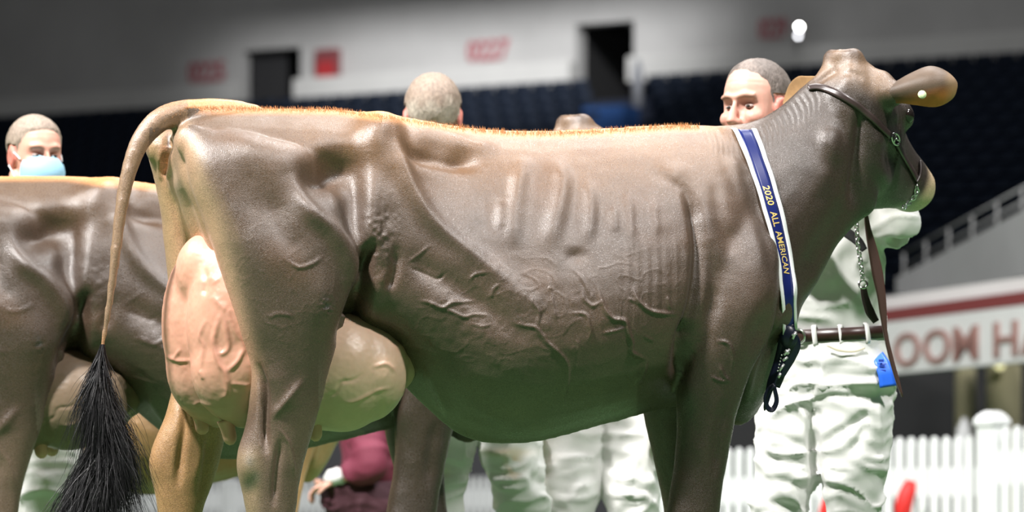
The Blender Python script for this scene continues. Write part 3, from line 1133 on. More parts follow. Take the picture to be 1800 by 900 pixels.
def paint_cow(me, tan=(.2, .105, .048), base=(.08, .052, .036)):
    v = get_np(me)
    n = normals_np(me)
    x, y = proj(v)
    lat = (v - CO) @ CL
    c = np.tile(np.array(base), (len(v), 1))
    nz1, nz2 = vnoise(v, 7, 11), vnoise(v, 17, 12)
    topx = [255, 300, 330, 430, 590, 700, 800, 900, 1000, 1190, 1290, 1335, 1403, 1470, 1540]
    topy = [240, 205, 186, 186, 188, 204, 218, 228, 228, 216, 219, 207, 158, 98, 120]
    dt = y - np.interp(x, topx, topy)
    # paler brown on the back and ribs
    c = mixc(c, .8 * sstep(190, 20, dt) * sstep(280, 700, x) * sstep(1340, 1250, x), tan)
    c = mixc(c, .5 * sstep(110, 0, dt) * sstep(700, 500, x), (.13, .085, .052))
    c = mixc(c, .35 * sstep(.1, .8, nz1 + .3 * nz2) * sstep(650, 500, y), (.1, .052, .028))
    # dark forequarter, neck and cheek
    c = mixc(c, .85 * sstep(1270, 1400, x) * sstep(660, 420, y), (.042, .029, .021))
    c = mixc(c, .85 * sstep(480, 720, y) * sstep(1170, 1210, x), (.034, .022, .015))
    c = mixc(c, .8 * sstep(1480, 1540, x) * sstep(120, 190, y), (.026, .019, .015))
    # hindquarter: pale behind, cream on the inside of the thighs
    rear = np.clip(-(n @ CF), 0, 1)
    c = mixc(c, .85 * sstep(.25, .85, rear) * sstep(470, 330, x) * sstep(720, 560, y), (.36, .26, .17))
    xr = np.interp(y, [240, 330, 400, 480, 560, 640, 720], [318, 335, 365, 395, 415, 440, 438])
    c = mixc(c, .8 * np.exp(-((x - xr) / 19) ** 2) * (lat < 0) * (x < 480) * sstep(225, 250, y) * sstep(760, 640, y), (.5, .31, .2))
    inner = sstep(.0, .06, lat + .02) * (x < 460)
    c = mixc(c, .75 * inner * sstep(200, 260, y), (.4, .25, .13))
    c = mixc(c, .5 * np.exp(-(((x - 345) / 34) ** 2 + ((y - 410) / 60) ** 2)) * (rear > .15), (.75, .42, .26))
    # legs
    c = mixc(c, .7 * sstep(640, 800, y) * (x < 600) * (lat < 0), (.15, .1, .07))
    c = mixc(c, .8 * sstep(770, 815, y) * sstep(470, 440, x) * (lat < 0), (.28, .2, .12))
    c = mixc(c, .8 * sstep(640, 740, y) * (x < 420) * (lat > 0), (.38, .21, .09))
    # thin haired belly
    c = mixc(c, .7 * sstep(600, 740, y) * (x > 560) * (x < 1120), (.16, .135, .1))
    c = mixc(c, .6 * sstep(735, 765, y) * (x > 1270) * (np.abs(lat) < .1), (.35, .16, .07))
    # orange stripe on the topline
    c = mixc(c, .95 * sstep(20, 3, dt) * sstep(230, 300, x) * sstep(1290, 1200, x) * (n[:, 2] > .2), (.6, .28, .11))
    # tail: tan above, greying below
    tl = (x < 300) & (lat < .06) & (lat > -.08)
    tx = np.interp(y, [190, 215, 250, 300, 360, 430, 500, 560, 640], [330, 276, 246, 227, 214, 205, 197, 188, 176])
    tailm = ((np.abs(x - tx) < 32) & (x < 262)) | ((x < 330) & (y < 225))
    c = mixc(c, .85 * tailm, (.24, .15, .09))
    c = mixc(c, .8 * tailm * sstep(570, 610, y), (.45, .22, .1))
    # under the tail: bare pink skin
    c = mixc(c, .9 * np.exp(-(((x - 291) / 9) ** 2 + ((y - 285) / 34) ** 2)) * (rear > 0), (.62, .3, .18))
    c = mixc(c, .9 * np.exp(-(((x - 296) / 4) ** 2 + ((y - 250) / 16) ** 2)) * (rear > 0), (.05, .035, .03))
    # head: pale poll with dark scurs, mealy muzzle ring
    hl = (v - HO) / HK
    ha, hd, hr = hl @ HF, hl @ HD, hl @ HR
    hm = (x > 1400) & (y < 420)
    c = mixc(c, .8 * hm * sstep(.1, .03, ha) * sstep(-.13, -.05, hd), (.24, .15, .09))
    for s in (-1, 1):
        c = mixc(c, .85 * hm * np.exp(-((ha + .025) ** 2 + (hd - .0) ** 2 + (hr - s * .036) ** 2) / .026 ** 2), (.05, .03, .022))
    c = mixc(c, .9 * hm * sstep(.455, .49, ha) * sstep(-.2, -.15, hd), (.62, .47, .3))
    c = mixc(c, .85 * hm * sstep(.52, .54, ha), (.3, .2, .15))
    c = mixc(c, .6 * hm * sstep(.38, .5, ha) * sstep(-.13, -.17, hd), (.5, .47, .38))
    # crust on the stifle
    c = mixc(c, .7 * np.exp(-(((x - 573) / 9) ** 2 + ((y - 536) / 14) ** 2)) * sstep(-.1, .3, vnoise(v, 150, 3)), (.06, .06, .06))
    for bx, by in ((440, 812), (448, 838), (437, 850)):
        c = mixc(c, .6 * (lat < 0) * np.exp(-(((x - bx) / 10) ** 2 + ((y - by) / 12) ** 2)), (.1, .1, .08))
    c *= (1 + .1 * nz2)[:, None]
    # hooves
    c = mixc(c, sstep(.085, .075, v[:, 2]), (.04, .035, .03))
    set_color(me, 'coat', np.clip(c, .01, .95))


# ---- front cow: empty at its feet, body and parts under it
cow = tag(empty('cow', tuple(CO)), 'large brown show cow in front with pink udder, wearing the blue sash', 'cow')


def part(name, me, m, parent, origin):
    """mesh given in world coordinates -> child of an empty standing at origin"""
    set_co(me, get_np(me) - np.asarray(origin))
    return link(name, me, m, parent)


body_me = sculpt_cow(cow_base, 1)
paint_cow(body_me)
body_world = get_np(body_me)
BVH = None


def body_bvh():
    """surface lookup on the finished front cow, world space"""
    global BVH
    if BVH is None:
        from mathutils.bvhtree import BVHTree
        f = np.empty(len(body_me.loops), np.int32)
        body_me.loops.foreach_get('vertex_index', f)
        ls = np.empty(len(body_me.polygons), np.int32)
        body_me.polygons.foreach_get('loop_start', ls)
        ends = np.append(ls[1:], len(f))
        BVH = BVHTree.FromPolygons(body_world.tolist(), [f[a:b].tolist() for a, b in zip(ls, ends)])
    return BVH


def skin(px, py, lift=0.0):
    """point on the cow's skin seen at this place of the photograph, and its normal"""
    d = Vector(((px - 900) / FPX, 1, (HY - py) / FPX)).normalized()
    p, n, i, t = body_bvh().ray_cast(Vector((0, 0, CZ)), d)
    if p is None:
        return None, None
    if n.dot(d) > 0:
        n = -n
    return np.array(p) + np.array(n) * lift, np.array(n)


body_obj = part('body', body_me, M['coat'], cow, CO)

# ---- udder with teats
def build_udder():
    g = Geo()
    for s in (-1, 1):
        sh = 22 * -s
        g.ell(P(394 + sh, 570, s * .07), [CF * .14, CL * .13, UP * .24], 28, 20)
        g.ell(P(398 + sh, 640, s * .08), [CF * .135, CL * .12, UP * .165], 28, 20)
        g.ell(P(404 + sh, 700, s * .085), [CF * .05, CL * .055, UP * .085], 20, 14)
        g.ell(P(500 + sh * .6, 640, s * .1), [CF * .17, CL * .135, UP * .19], 28, 20)
        g.ell(P(590 + sh * .4, 655, s * .1), [CF * .15, CL * .15, UP * .165], 28, 20)
        g.ell(P(630 + sh * .3, 655, s * .095), [CF * .125, CL * .145, UP * .14], 28, 20)
        g.ell(P(668, 648, s * .06), [CF * .1, CL * .1, UP * .08], 28, 20)
    g.ell(P(362, 480, .0), [CF * .085, CL * .1, UP * .11], 20, 14)
    me = fuse(g, .0075, 5, .5, 'udder', 120)
    me2 = modded(me, 'SUBSURF', levels=1, render_levels=1)
    v, e = get_np(me2), edges_np(me2)
    n = normals_np(me2)
    x, y = proj(v)
    view = v - np.array([0, 0, CZ])
    face = -(n * (view / np.linalg.norm(view, axis=1)[:, None])).sum(1)
    front = face > -.1
    h = np.zeros(len(v))
    S = lambda pts, sg, am: stroke(h, x, y, pts, sg, am, True, front)
    S([(362, 470), (361, 500), (357, 520)], 5, -.007)
    for pts, sg, am in (([(392, 545), (381, 575), (377, 605), (386, 640), (396, 655), (400, 690), (388, 702)], 5, .0085), ([(392, 545), (398, 580), (402, 610), (391, 622), (384, 612)], 4.5, .0075),
                        ([(398, 655), (418, 635), (430, 610)], 4, .006), ([(352, 650), (358, 610), (352, 590), (362, 560)], 4, .005), ([(290, 625), (312, 634), (336, 634)], 3.6, .005), ([(305, 632), (318, 612)], 3.2, .004),
                        ([(352, 650), (358, 668)], 3.5, .004), ([(405, 560), (412, 580), (424, 600), (434, 625)], 4, .006), ([(405, 674), (440, 678)], 3.5, .003), ([(340, 715), (352, 708), (380, 720)], 4, .004),
                        ([(400, 540), (405, 570)], 5, .005), ([(372, 520), (390, 538), (400, 545)], 6, .005), ([(345, 495), (372, 492), (382, 500)], 9, .004),
                        ([(572, 700), (590, 690), (600, 672), (622, 668), (640, 655)], 3.5, -.004), ([(600, 706), (622, 706), (660, 688), (690, 680)], 3.5, .004), ([(655, 645), (680, 640), (695, 655)], 3.5, .004), ([(690, 600), (712, 618), (724, 640)], 8, .008)):
        S(pts, sg, am * .75)
    h += .0006 * vnoise(v, 45, 4) + .0004 * vnoise(v, 110, 5)
    v = v + n * h[:, None]
    set_co(me2, v)
    c = np.tile(np.array((.63, .33, .235)), (len(v), 1))
    c = mixc(c, .5 * sstep(.1, .9, vnoise(v, 11, 2)), (.5, .24, .165))
    c = mixc(c, .7 * sstep(640, 720, y), (.4, .28, .2))
    c = mixc(c, .75 * sstep(500, 580, x), (.6, .45, .32))
    c = mixc(c, .5 * np.clip(h / .006, 0, 1), (.46, .2, .14))
    set_color(me2, 'coat', c)
    return me2


udder = part('udder', build_udder(), M['udder'], cow, CO)
M['teat'] = mat('teat_skin', (.6, .34, .24), .45, sss=.1, bump=[(120, .3, .001)])
for (px, py, vv, qx, qy, ln) in ((397, 738, -.07, 407, 782, 1), (352, 726, .1, 357, 764, 1), (550, 728, -.12, 556, 776, 1), (545, 735, .1, 550, 772, 1)):
    g = Geo()
    a, b = P(px, py, vv), P(qx, qy, vv)
    t = np.linspace(0, 1, 12)
    g.tube([lerp(a, b, k) for k in t], [.026, .025, .0235, .022, .021, .0205, .02, .02, .0195, .018, .014, .006], 14)
    part('teat', g.mesh('teat'), M['teat'], udder, CO)

# ---- ears
M['ear'] = mat('ear_skin', (.2, .13, .09), .55, spec=.4, attr='coat', noise=(30, .12), sss=.0, bump=[(300, .4, .0012)])


def build_ear(s, pts_mid, widths, up, cup):
    """leaf-shaped cupped ear: centre line pts (world), half widths, blade direction up (world)"""
    pts = catmull(pts_mid, 26)
    wd = catmull([(q,) for q in widths], 26)[:, 0]
    n = 13
    R = []
    t = np.gradient(pts, axis=0)
    t /= np.linalg.norm(t, axis=1)[:, None]
    front, back = [], []
    for i, (p, d, w_) in enumerate(zip(pts, t, wd)):
        u = up - d * np.dot(up, d)
        u /= np.linalg.norm(u)
        nn = np.cross(d, u)
        q = np.linspace(-1, 1, n)
        prof = cup * (1 - q ** 2) * w_
        line = p + u * (q * w_)[:, None] + nn * prof[:, None]
        th = .0045 * (1 - .55 * np.abs(q) ** 4) * (1.6 - i / 26)
        back.append(line + nn * th[:, None])
        front.append(line - nn * th[:, None])
    for f, b in zip(front, back):
        R.append(np.concatenate([f, b[::-1]]))
    g = Geo()
    g.rings(R)
    me = modded(g.mesh('ear'), 'SUBSURF', levels=2, render_levels=2)
    return me, pts, t


E0 = H(.075, -.045, .115)
eD = E0[1]
ear_pts = [at(1548, 168, eD - .005), at(1575, 163, eD - .015), at(1605, 157, eD - .02), at(1640, 152, eD - .02), at(1668, 150, eD - .01), at(1681, 148, eD)]
me, ep, et = build_ear(1, ear_pts, [.03, .033, .05, .064, .044, .006], np.array([-.12, .25, 1.0]), .75)
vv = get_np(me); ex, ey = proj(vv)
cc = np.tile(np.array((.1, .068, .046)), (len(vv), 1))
cc = mixc(cc, .8 * sstep(150, 178, ey + .25 * (ex - 1640)), (.75, .22, .05))  # light glowing through the lower ear, put into the colour as orange
edge = np.array([abs(q) for q in np.tile(np.r_[np.linspace(-1, 1, 13), np.linspace(1, -1, 13)], 1)])
cc = mixc(cc, .6 * sstep(1655, 1678, ex), (.4, .27, .16))
cc = mixc(cc, .5 * sstep(1600, 1560, ex), (.07,.05,.036))
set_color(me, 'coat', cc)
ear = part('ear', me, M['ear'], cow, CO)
far_e = H(.075, -.045, -.115)
me2, _, _ = build_ear(-1, [far_e, far_e + np.array([-.025, .04, .0]), far_e + np.array([-.05, .09, -.005]), far_e + np.array([-.07, .15, -.015]), far_e + np.array([-.08, .18, -.02])],
                      [.045, .05, .06, .05, .006], np.array([.1, .3, 1.0]), .42)
set_color(me2, 'coat', np.tile(np.array((.38, .23, .11)), (len(me2.vertices), 1)))
part('ear', me2, M['ear'], cow, CO)
# ear tag button
M['tag'] = mat('tag_plastic', (.5, .62, .36), .4, noise=(120, .25))
tp = at(1621, 166, eD - .085)
g = Geo()
for r0, r1, k in ((.0, .0092, 0), (.0092, .0092, 1)):
    pass
a_ = np.arange(24) / 24 * 2 * np.pi
ax = np.array([1, 0.1, 0]); ax /= np.linalg.norm(ax); ay = np.array([0, 0.25, 1.0]); ay /= np.linalg.norm(ay); an = np.cross(ax, ay)
ring = lambda r, d: tp + r * (np.cos(a_)[:, None] * ax + np.sin(a_)[:, None] * ay) + an * d
g.rings([ring(.0105, .075), ring(.0125, .0), ring(.0125, -.0015), ring(.0115, -.003), ring(.0095, -.003), ring(.009, -.002), ring(.005, -.002), ring(.0045, -.004), ring(.001, -.004)][1:])
ear_tag = link('ear_tag', g.mesh('ear_tag'), M['tag'], ear)
ear_tag['label'] = 'round pale green button tag in the near ear'
set_co(ear_tag.data, get_np(ear_tag.data) - CO)

# ---- eye on the near side
M['eye'] = mat('eye', (.012, .009, .008), .08, spec=.8)
g = Geo(); g.ell(H(.235, -.035, .092), [HF * .024, HR * .02, HD * .021])
part('eye', g.mesh('eye'), M['eye'], cow, CO)

# ---- hair: strands as tapering three-sided blades
def strands(roots, dirs, lens, r0, curl=.0, grav=0.0, seg=6, seed=1, noise=.0):
    g = np.random.default_rng(seed)
    n = len(roots)
    p = np.asarray(roots, float).copy()
    d = np.asarray(dirs, float).copy()
    d /= np.linalg.norm(d, axis=1)[:, None]
    side = np.cross(d, g.normal(size=(n, 3)))
    side /= np.linalg.norm(side, axis=1)[:, None]
    V = []
    step = (np.asarray(lens, float) / seg)[:, None]
    ph = g.uniform(0, 6.28, n)
    fr = g.uniform(.6, 1.5, n)
    for i in range(seg + 1):
        r = r0 * (1 - (i / seg)) ** .6 + r0 * .08
        up = np.cross(d, side)
        for k in range(3):
            a = 2 * math.pi * k / 3
            V.append(p + r * (math.cos(a) * side + math.sin(a) * up))
        d = d + curl * np.sin(ph + fr * i)[:, None] * side + np.array([0, 0, -grav]) + noise * g.normal(size=(n, 3))
        d /= np.linalg.norm(d, axis=1)[:, None]
        side = side - d * (side * d).sum(1)[:, None]
        side /= np.linalg.norm(side, axis=1)[:, None]
        p = p + d * step
    V = np.stack(V, 1)                      # n, 3*(seg+1), 3
    m = 3 * (seg + 1)
    f = []
    for i in range(seg):
        for k in range(3):
            f.append((3 * i + k, 3 * i + (k + 1) % 3, 3 * i + 3 + (k + 1) % 3, 3 * i + 3 + k))
    F = (np.array(f)[None] + (np.arange(n) * m)[:, None, None]).reshape(-1, 4)
    return V.reshape(-1, 3), F


def switch_mesh(cl, wid, n, seed, r=.00085):
    """brush of long hair round a centre line cl (world), half widths wid"""
    g = np.random.default_rng(seed)
    cl = np.asarray(cl, float)
    m = len(cl)
    Vs, Fs, off = [], [], 0
    tpos = g.beta(1.1, 1.6, n) * .72
    idx = tpos * (m - 1)
    i0 = np.clip(idx.astype(int), 0, m - 2)
    fr = (idx - i0)[:, None]
    c = cl[i0] * (1 - fr) + cl[i0 + 1] * fr
    w_ = np.interp(idx, np.arange(m), wid)
    ang = g.uniform(0, 2 * np.pi, n)
    rad = np.sqrt(g.uniform(0, 1, n)) * w_ * .8
    off3 = np.stack([np.cos(ang) * rad, np.sin(ang) * rad * .8, np.zeros(n)], 1)
    tdir = np.gradient(cl, axis=0)
    tdir /= np.linalg.norm(tdir, axis=1)[:, None]
    d = tdir[i0] + off3 / (w_[:, None] + 1e-4) * .22 + g.normal(size=(n, 3)) * .06
    L = g.uniform(.16, .34, n)
    L = np.minimum(L, .12 + .5 * tpos + g.uniform(0, .2, n))
    return strands(c + off3, d, L, r, .17, .035, 9, seed, .05)


sw = catmull([(180, 605), (177, 640), (180, 680), (187, 720), (189, 760), (177, 800), (163, 850), (154, 900), (150, 950), (148, 1000)], 30)
sw_w = np.interp(np.linspace(0, 1, 30), [0, .1, .25, .4, .55, .75, 1], [.008, .014, .027, .046, .066, .09, .1])
swv, swf = switch_mesh([P(a[0], a[1], -.045) for a in sw], sw_w, 5200, 3)
sw_me = mesh_np('tail_switch', swv, swf)
o = part('tail_switch', sw_me, M['black_hair'], cow, CO)
o['label'] = 'black brush of long hair at the end of the tail'
# fringe of orange hair brushed up along the topline
R_, D_, L_ = [], [], []
for i in range(2600):
    px = rng.uniform(268, 1230)
    ty = float(np.interp(px, [255, 300, 330, 430, 590, 700, 800, 900, 1000, 1190, 1290], [240, 205, 186, 186, 188, 204, 218, 228, 228, 216, 219]))
    p, nn = skin(px, ty + 5 + abs(rng.normal()) * 3)
    if p is None or p[1] > 11.6:
        continue
    R_.append(p - nn * .002)
    D_.append(np.array([-.35 if px < 420 else -.15, 0, 1]) + rng.normal(size=3) * .3 + nn * .2)
    L_.append(rng.uniform(.008, .016))
fv, ff = strands(R_, D_, L_, .0006, .05, 0, 3, 9)
o = part('topline_hair', mesh_np('topline_hair', fv, ff), M['orange_hair'], cow, CO)
# ------------------------------------------------------------------ the two cows behind
def herd_copy(name, label, body_mesh, anchor_local, anchor_px, D, rz, sc, extras=True):
    """another cow built on the same frame, set so that its anchor point stands at anchor_px (column) and distance D"""
    root = empty(name)
    tag(root, label, 'cow')
    a = np.asarray(anchor_local) * np.array(sc)
    c_, s_ = math.cos(rz), math.sin(rz)
    ax, ay = a[0] * c_ - a[1] * s_, a[0] * s_ + a[1] * c_
    t = at(anchor_px, HY, D)
    root.location = (t[0] - ax, t[1] - ay, 0)
    root.rotation_euler = (0, 0, rz)
    root.scale = sc
    link('body', body_mesh, M['coat'], root)
    kids = []
    for ch in list(cow.children):
        if ch.name.split('.')[0] in ('udder', 'ear', 'eye') or (extras and ch.name.startswith('tail_switch')):
            k = ch.copy()
            COL.objects.link(k)
            k.parent = root
            for sub in ch.children:
                if sub.name.startswith('ear_tag'):
                    continue
                q = sub.copy()
                COL.objects.link(q)
                q.parent = k
            kids.append(k)
    return root, kids


low = sculpt_cow(cow_base, 0)
paint_cow(low, tan=(.1, .055, .028), base=(.05, .031, .02))
lv = get_np(low) - CO
set_co(low, lv)
loc = lambda p: p - CO
# cow 2: same stance, one body length back and beyond
hook = loc(P(667, 215, -.25))
dim = udder.data.copy()
set_color(dim, 'coat', np.tile(np.array((.17, .12, .08)), (len(dim.vertices), 1)))  # shadow on cow 2's udder put into its colour as a darker tone
cow2, kids2 = herd_copy('cow', 'dark brown cow standing behind the front cow, rump cut off at left edge', low, hook, 167, 11.9, math.radians(-8), (1.07, .95, .966))
for kd in kids2:
    if kd.name.startswith('udder'):
        kd.data = dim
# cow 3: smaller and tan, only its underside shows below the dark cow
tan3 = low.copy()
paint_cow_c = np.tile(np.array((.46, .27, .12)), (len(lv), 1))
paint_cow_c = mixc(paint_cow_c, .5 * sstep(-.2, .8, vnoise(lv, 5, 3)), (.36, .2, .09))
paint_cow_c = mixc(paint_cow_c, sstep(.8, .7, lv[:, 2]) * (lv[:, 0] > .5), (.6, .34, .16))
set_color(tan3, 'coat', paint_cow_c)
brisket = loc(P(1310, 760, 0))
cow3, kids3 = herd_copy('cow', 'tan cow furthest back, only its brisket and forelegs showing below the dark cow', tan3, brisket, 548, 14.2, math.radians(6), (.86, .8, .81), extras=False)
# ------------------------------------------------------------------ halter, sash, rosette, lead
M['leather'] = mat('dark_leather', (.035, .022, .02), .38, spec=.6, coat=.2, bump=[(300, .15, .0008)])
M['brown_leather'] = mat('brown_leather', (.1, .05, .042), .4, spec=.6, bump=[(200, .15, .001)])
M['chrome'] = mat('chrome', (.75, .76, .76), .14, metal=1.0)
M['blue_satin'] = mat('blue_satin', (.01, .018, .12), .3, spec=.22, bump=[(700, .12, .0004)])
M['white_satin'] = mat('white_satin', (.78, .8, .8), .35, spec=.6)
M['gold'] = mat('gold_foil', (.85, .62, .2), .35, metal=.25)
M['navy_satin'] = mat('navy_satin', (.006, .009, .025), .35, spec=.5)
M['silver'] = mat('silver_foil', (.8, .8, .8), .3, metal=.6)


def band_geo(pts, nrm, width, thick, cols=5, off=0.0):
    """strap along pts lying on surface normals nrm; width array; off shifts across"""
    pts, nrm = np.asarray(pts, float), np.asarray(nrm, float)
    width = np.broadcast_to(np.asarray(width, float), (len(pts),))
    t = np.gradient(pts, axis=0)
    t /= np.linalg.norm(t, axis=1)[:, None]
    side = np.cross(t, nrm)
    side /= np.linalg.norm(side, axis=1)[:, None]
    up = np.cross(side, t)
    R = []
    q = np.linspace(-.5, .5, cols)
    for p, s, u, w_ in zip(pts, side, up, width):
        top = p + s * ((q * w_ + off)[:, None]) + u * thick
        bot = p + s * ((q[::-1] * w_ + off)[:, None]) - u * .001
        R.append(np.concatenate([top, bot]))
    return R, side, up


def smooth_path(p, it):
    for _ in range(it):
        p[1:-1] = .5 * p[1:-1] + .25 * (p[2:] + p[:-2])
    return p


def skin_path(px, n, lift, sm=3):
    c = catmull(px, n)
    p, m = [], []
    for x, y in c[:, :2]:
        a, b = skin(x, y, lift)
        if a is not None:
            p.append(a); m.append(b)
    p, m = smooth_path(np.array(p), sm), smooth_path(np.array(m), 8)
    return p, m / np.linalg.norm(m, axis=1)[:, None]


def rel(o, origin):
    set_co(o.data, get_np(o.data) - np.asarray(origin))


# ---- sash round the base of the neck
sp, sn = skin_path([(1307, 226), (1322, 262), (1340, 312), (1357, 370), (1372, 432), (1382, 490), (1385, 540)], 44, .004)
end = np.array([P(1387, 560, -.165), P(1388, 586, -.16)])
sp = np.vstack([sp, end])
sn = np.vstack([sn, sn[-1], sn[-1]])
sp, sn = smooth_path(sp, 3), smooth_path(sn, 4)
# over the crest and down the far side: mirror image of the near run
loc_ = sp - CO
mir = loc_ - 2 * (loc_ @ CL)[:, None] * CL + CO + CL * .0
mn = sn - 2 * (sn @ CL)[:, None] * CL
crest = np.array([P(1303, 217, 0) + UP * .006])
full_p = np.vstack([mir[::-1], crest, sp])
full_n = np.vstack([mn[::-1], UP[None], sn])
full_p, full_n = smooth_path(full_p, 4), smooth_path(full_n, 4)
full_n /= np.linalg.norm(full_n, axis=1)[:, None]
k_mid = len(mir)
so = sp[0]
sash = empty('sash', tuple(so))
tag(sash, 'royal blue satin sash with white edges and gold lettering hung round the cow neck', 'sash')
w_arr = np.full(len(full_p), .066)
w_arr[k_mid:k_mid + 12] = np.linspace(.075, .066, 12)
wave = .0035 * np.sin(np.arange(len(full_p)) * .55)
full_p = full_p + full_n * (wave * 0)[:, None]
Rr, side, up_ = band_geo(full_p, full_n, w_arr * .62, .0014, 5)
g = Geo(); g.rings(Rr); o = link('blue_band', g.mesh('blue_band'), M['blue_satin'], sash); rel(o, so)
for s in (-1, 1):
    pe = full_p + side * (w_arr * .405 * s)[:, None] + up_ * (.0006 + .0022 * np.abs(np.sin(np.arange(len(full_p)) * .4 + s)))[:, None]
    Rr2, _, _ = band_geo(pe, full_n, w_arr * .2, .0012, 4)
    g = Geo(); g.rings(Rr2); o = link('white_border', g.mesh('white_border'), M['white_satin'], sash); rel(o, so)
    o['label'] = 'white satin edge of the sash'
# gold lettering, reading downwards
near_p, near_s, near_u = full_p[k_mid + 1:], side[k_mid + 1:], up_[k_mid + 1:]
pxn, pyn = proj(near_p)
arc = np.r_[0, np.cumsum(np.linalg.norm(np.diff(near_p, axis=0), axis=1))]


def along(y):
    return np.interp(y, pyn, arc)


def letters(txt, y0, y1, h):
    me = text_mesh(txt, 1, 0, .012, 2)
    v = get_np(me)
    v[:, 0] -= v[:, 0].min()
    u = along(y0) + v[:, 0] / v[:, 0].max() * (along(y1) - along(y0))
    c = (v[:, 1] / .72 - .5) * h
    out = np.stack([np.interp(u, arc, near_p[:, k]) + c * -np.interp(u, arc, near_s[:, k]) * SGN + .0021 * np.interp(u, arc, near_u[:, k]) for k in range(3)], 1)
    set_co(me, out - so)
    return link('gold_lettering', me, M['gold'], sash)


SGN = 1.0 if (near_s[5] @ np.array([1, 0, 0])) < 0 else -1.0
letters('2020', 327, 361, .022)
letters('ALL', 372, 398, .022)
letters('AMERICAN', 406, 481, .022)

# ---- rosette with streamers where the sash closes
ro = P(1386, 590, -.15)
ros = empty('rosette', tuple(ro))
tag(ros, 'dark navy ribbon rosette with silver lettering dangling at the end of the sash', 'rosette')


def ribbon(px, vdep, wid, m, name, parent, origin, nrm=(0.15, -1, 0.1), thick=.0012, n=24, twist=0.0):
    c = catmull(px, n)
    p = np.array([P(a[0], a[1], vdep) for a in c]) if np.isscalar(vdep) else np.array([P(a[0], a[1], d) for a, d in zip(c, np.linspace(vdep[0], vdep[1], n))])
    nn = np.tile(np.array(nrm, float), (n, 1))
    nn += twist * np.sin(np.linspace(0, 6, n))[:, None] * np.array([1, 0, 0])
    nn /= np.linalg.norm(nn, axis=1)[:, None]
    ww = np.interp(np.linspace(0, 1, n), np.linspace(0, 1, len(wid)), wid)
    R_, _, _ = band_geo(p, nn, ww, thick, 5)
    gg = Geo(); gg.rings(R_)
    o_ = link(name, gg.mesh(name), m, parent)
    rel(o_, origin)
    return o_


ribbon([(1386, 570), (1384, 600), (1374, 640), (1362, 680)], (-.165, -.14), [.034, .052, .044, .03], M['navy_satin'], 'streamer', ros, ro)
ribbon([(1392, 580), (1398, 606), (1388, 632), (1374, 664)], (-.18, -.155), [.018, .034, .03, .012], M['navy_satin'], 'streamer', ros, ro, (.4, -1, .2))
ribbon([(1380, 585), (1372, 630), (1356, 672), (1346, 712), (1344, 722)], (-.155, -.14), [.03, .034, .024, .012, .003], M['navy_satin'], 'streamer', ros, ro, (-.3, -1, 0))
lp = [(1362, 676), (1352, 684), (1346, 700), (1349, 716), (1358, 720), (1365, 706), (1363, 690), (1360, 678)]
ribbon(lp, (-.155, -.15), [.014, .013, .013, .016, .014, .012, .012], M['navy_satin'], 'loop', ros, ro, (.2, -1, .3), n=32)
g = Geo(); c = P(1386, 592, -.175); g.ell(c, [np.array([.026, 0, .006]), np.array([0, .014, 0]), np.array([-.006, 0, .034])], 18, 10)
o = link('knot', g.mesh('knot'), M['navy_satin'], ros); rel(o, ro)
g = Geo()
for (x0, y0), (x1, y1), w_ in (((1392, 590), (1400, 586), .004), ((1393, 596), (1399, 583), .004), ((1380, 616), (1386, 622), .005), ((1378, 624), (1388, 614), .004), ((1384, 628), (1376, 634), .004), ((1370, 652), (1378, 640), .0035), ((1368, 664), (1372, 656), .004)):
    a, b = P(x0, y0, -.195), P(x1, y1, -.195)
    g.tube([a, b], [w_, w_], 6)
for i in range(6):
    g.ell(P(1367 + i * 1.4, 652 - i * 5.5, -.185), [np.array([.0026, 0, 0]), np.array([0, .0026, 0]), np.array([0, 0, .0026])], 8, 6)
o = link('silver_marks', g.mesh('silver_marks'), M['silver'], ros); rel(o, ro)
o['kind'] = 'stuff'
o['label'] = 'small silver lettering and beads on the navy ribbon'

# ---- show halter
hp, hn = skin_path([(1421, 156), (1436, 154), (1455, 158), (1480, 169), (1506, 186), (1530, 206), (1548, 225), (1562, 238)], 40, .003)
ho = hp[-1]
halter = empty('halter', tuple(ho))
tag(halter, 'black leather show halter with a silver buckle on the front cow head', 'halter')
Rr, _, _ = band_geo(hp, hn, .02, .004, 4); g = Geo(); g.rings(Rr)
o = link('crown_strap', g.mesh('crown_strap'), M['leather'], halter); rel(o, ho)
cp, cn = skin_path([(1574, 250), (1584, 270), (1594, 288), (1603, 303), (1609, 314)], 20, .003)
Rr, _, _ = band_geo(cp, cn, .019, .004, 4); g = Geo(); g.rings(Rr)
o = link('cheek_strap', g.mesh('cheek_strap'), M['leather'], halter); rel(o, ho)
# noseband: from the cheek over the bridge of the nose, a ring of the head loft lifted off the skin
nb = []
for px, py in ((1612, 322), (1617, 312), (1619, 298), (1618, 284), (1614, 268), (1609, 256), (1604, 247)):
    a, b = skin(px - 3, py, .004)
    if a is not None: nb.append((a, b))
if len(nb) >= 3:
    npnt = smooth_path(catmull(np.array([q[0] for q in nb]), 24), 2)
    nnrm = np.array([q[1] for q in nb]).mean(0) + np.array([.8, 0, .2])
    nnrm /= np.linalg.norm(nnrm)
    Rr, _, _ = band_geo(npnt, np.tile(nnrm, (24, 1)), .016, .005, 4); g = Geo(); g.rings(Rr)
    o = link('nose_strap', g.mesh('nose_strap'), M['leather'], halter); rel(o, ho)


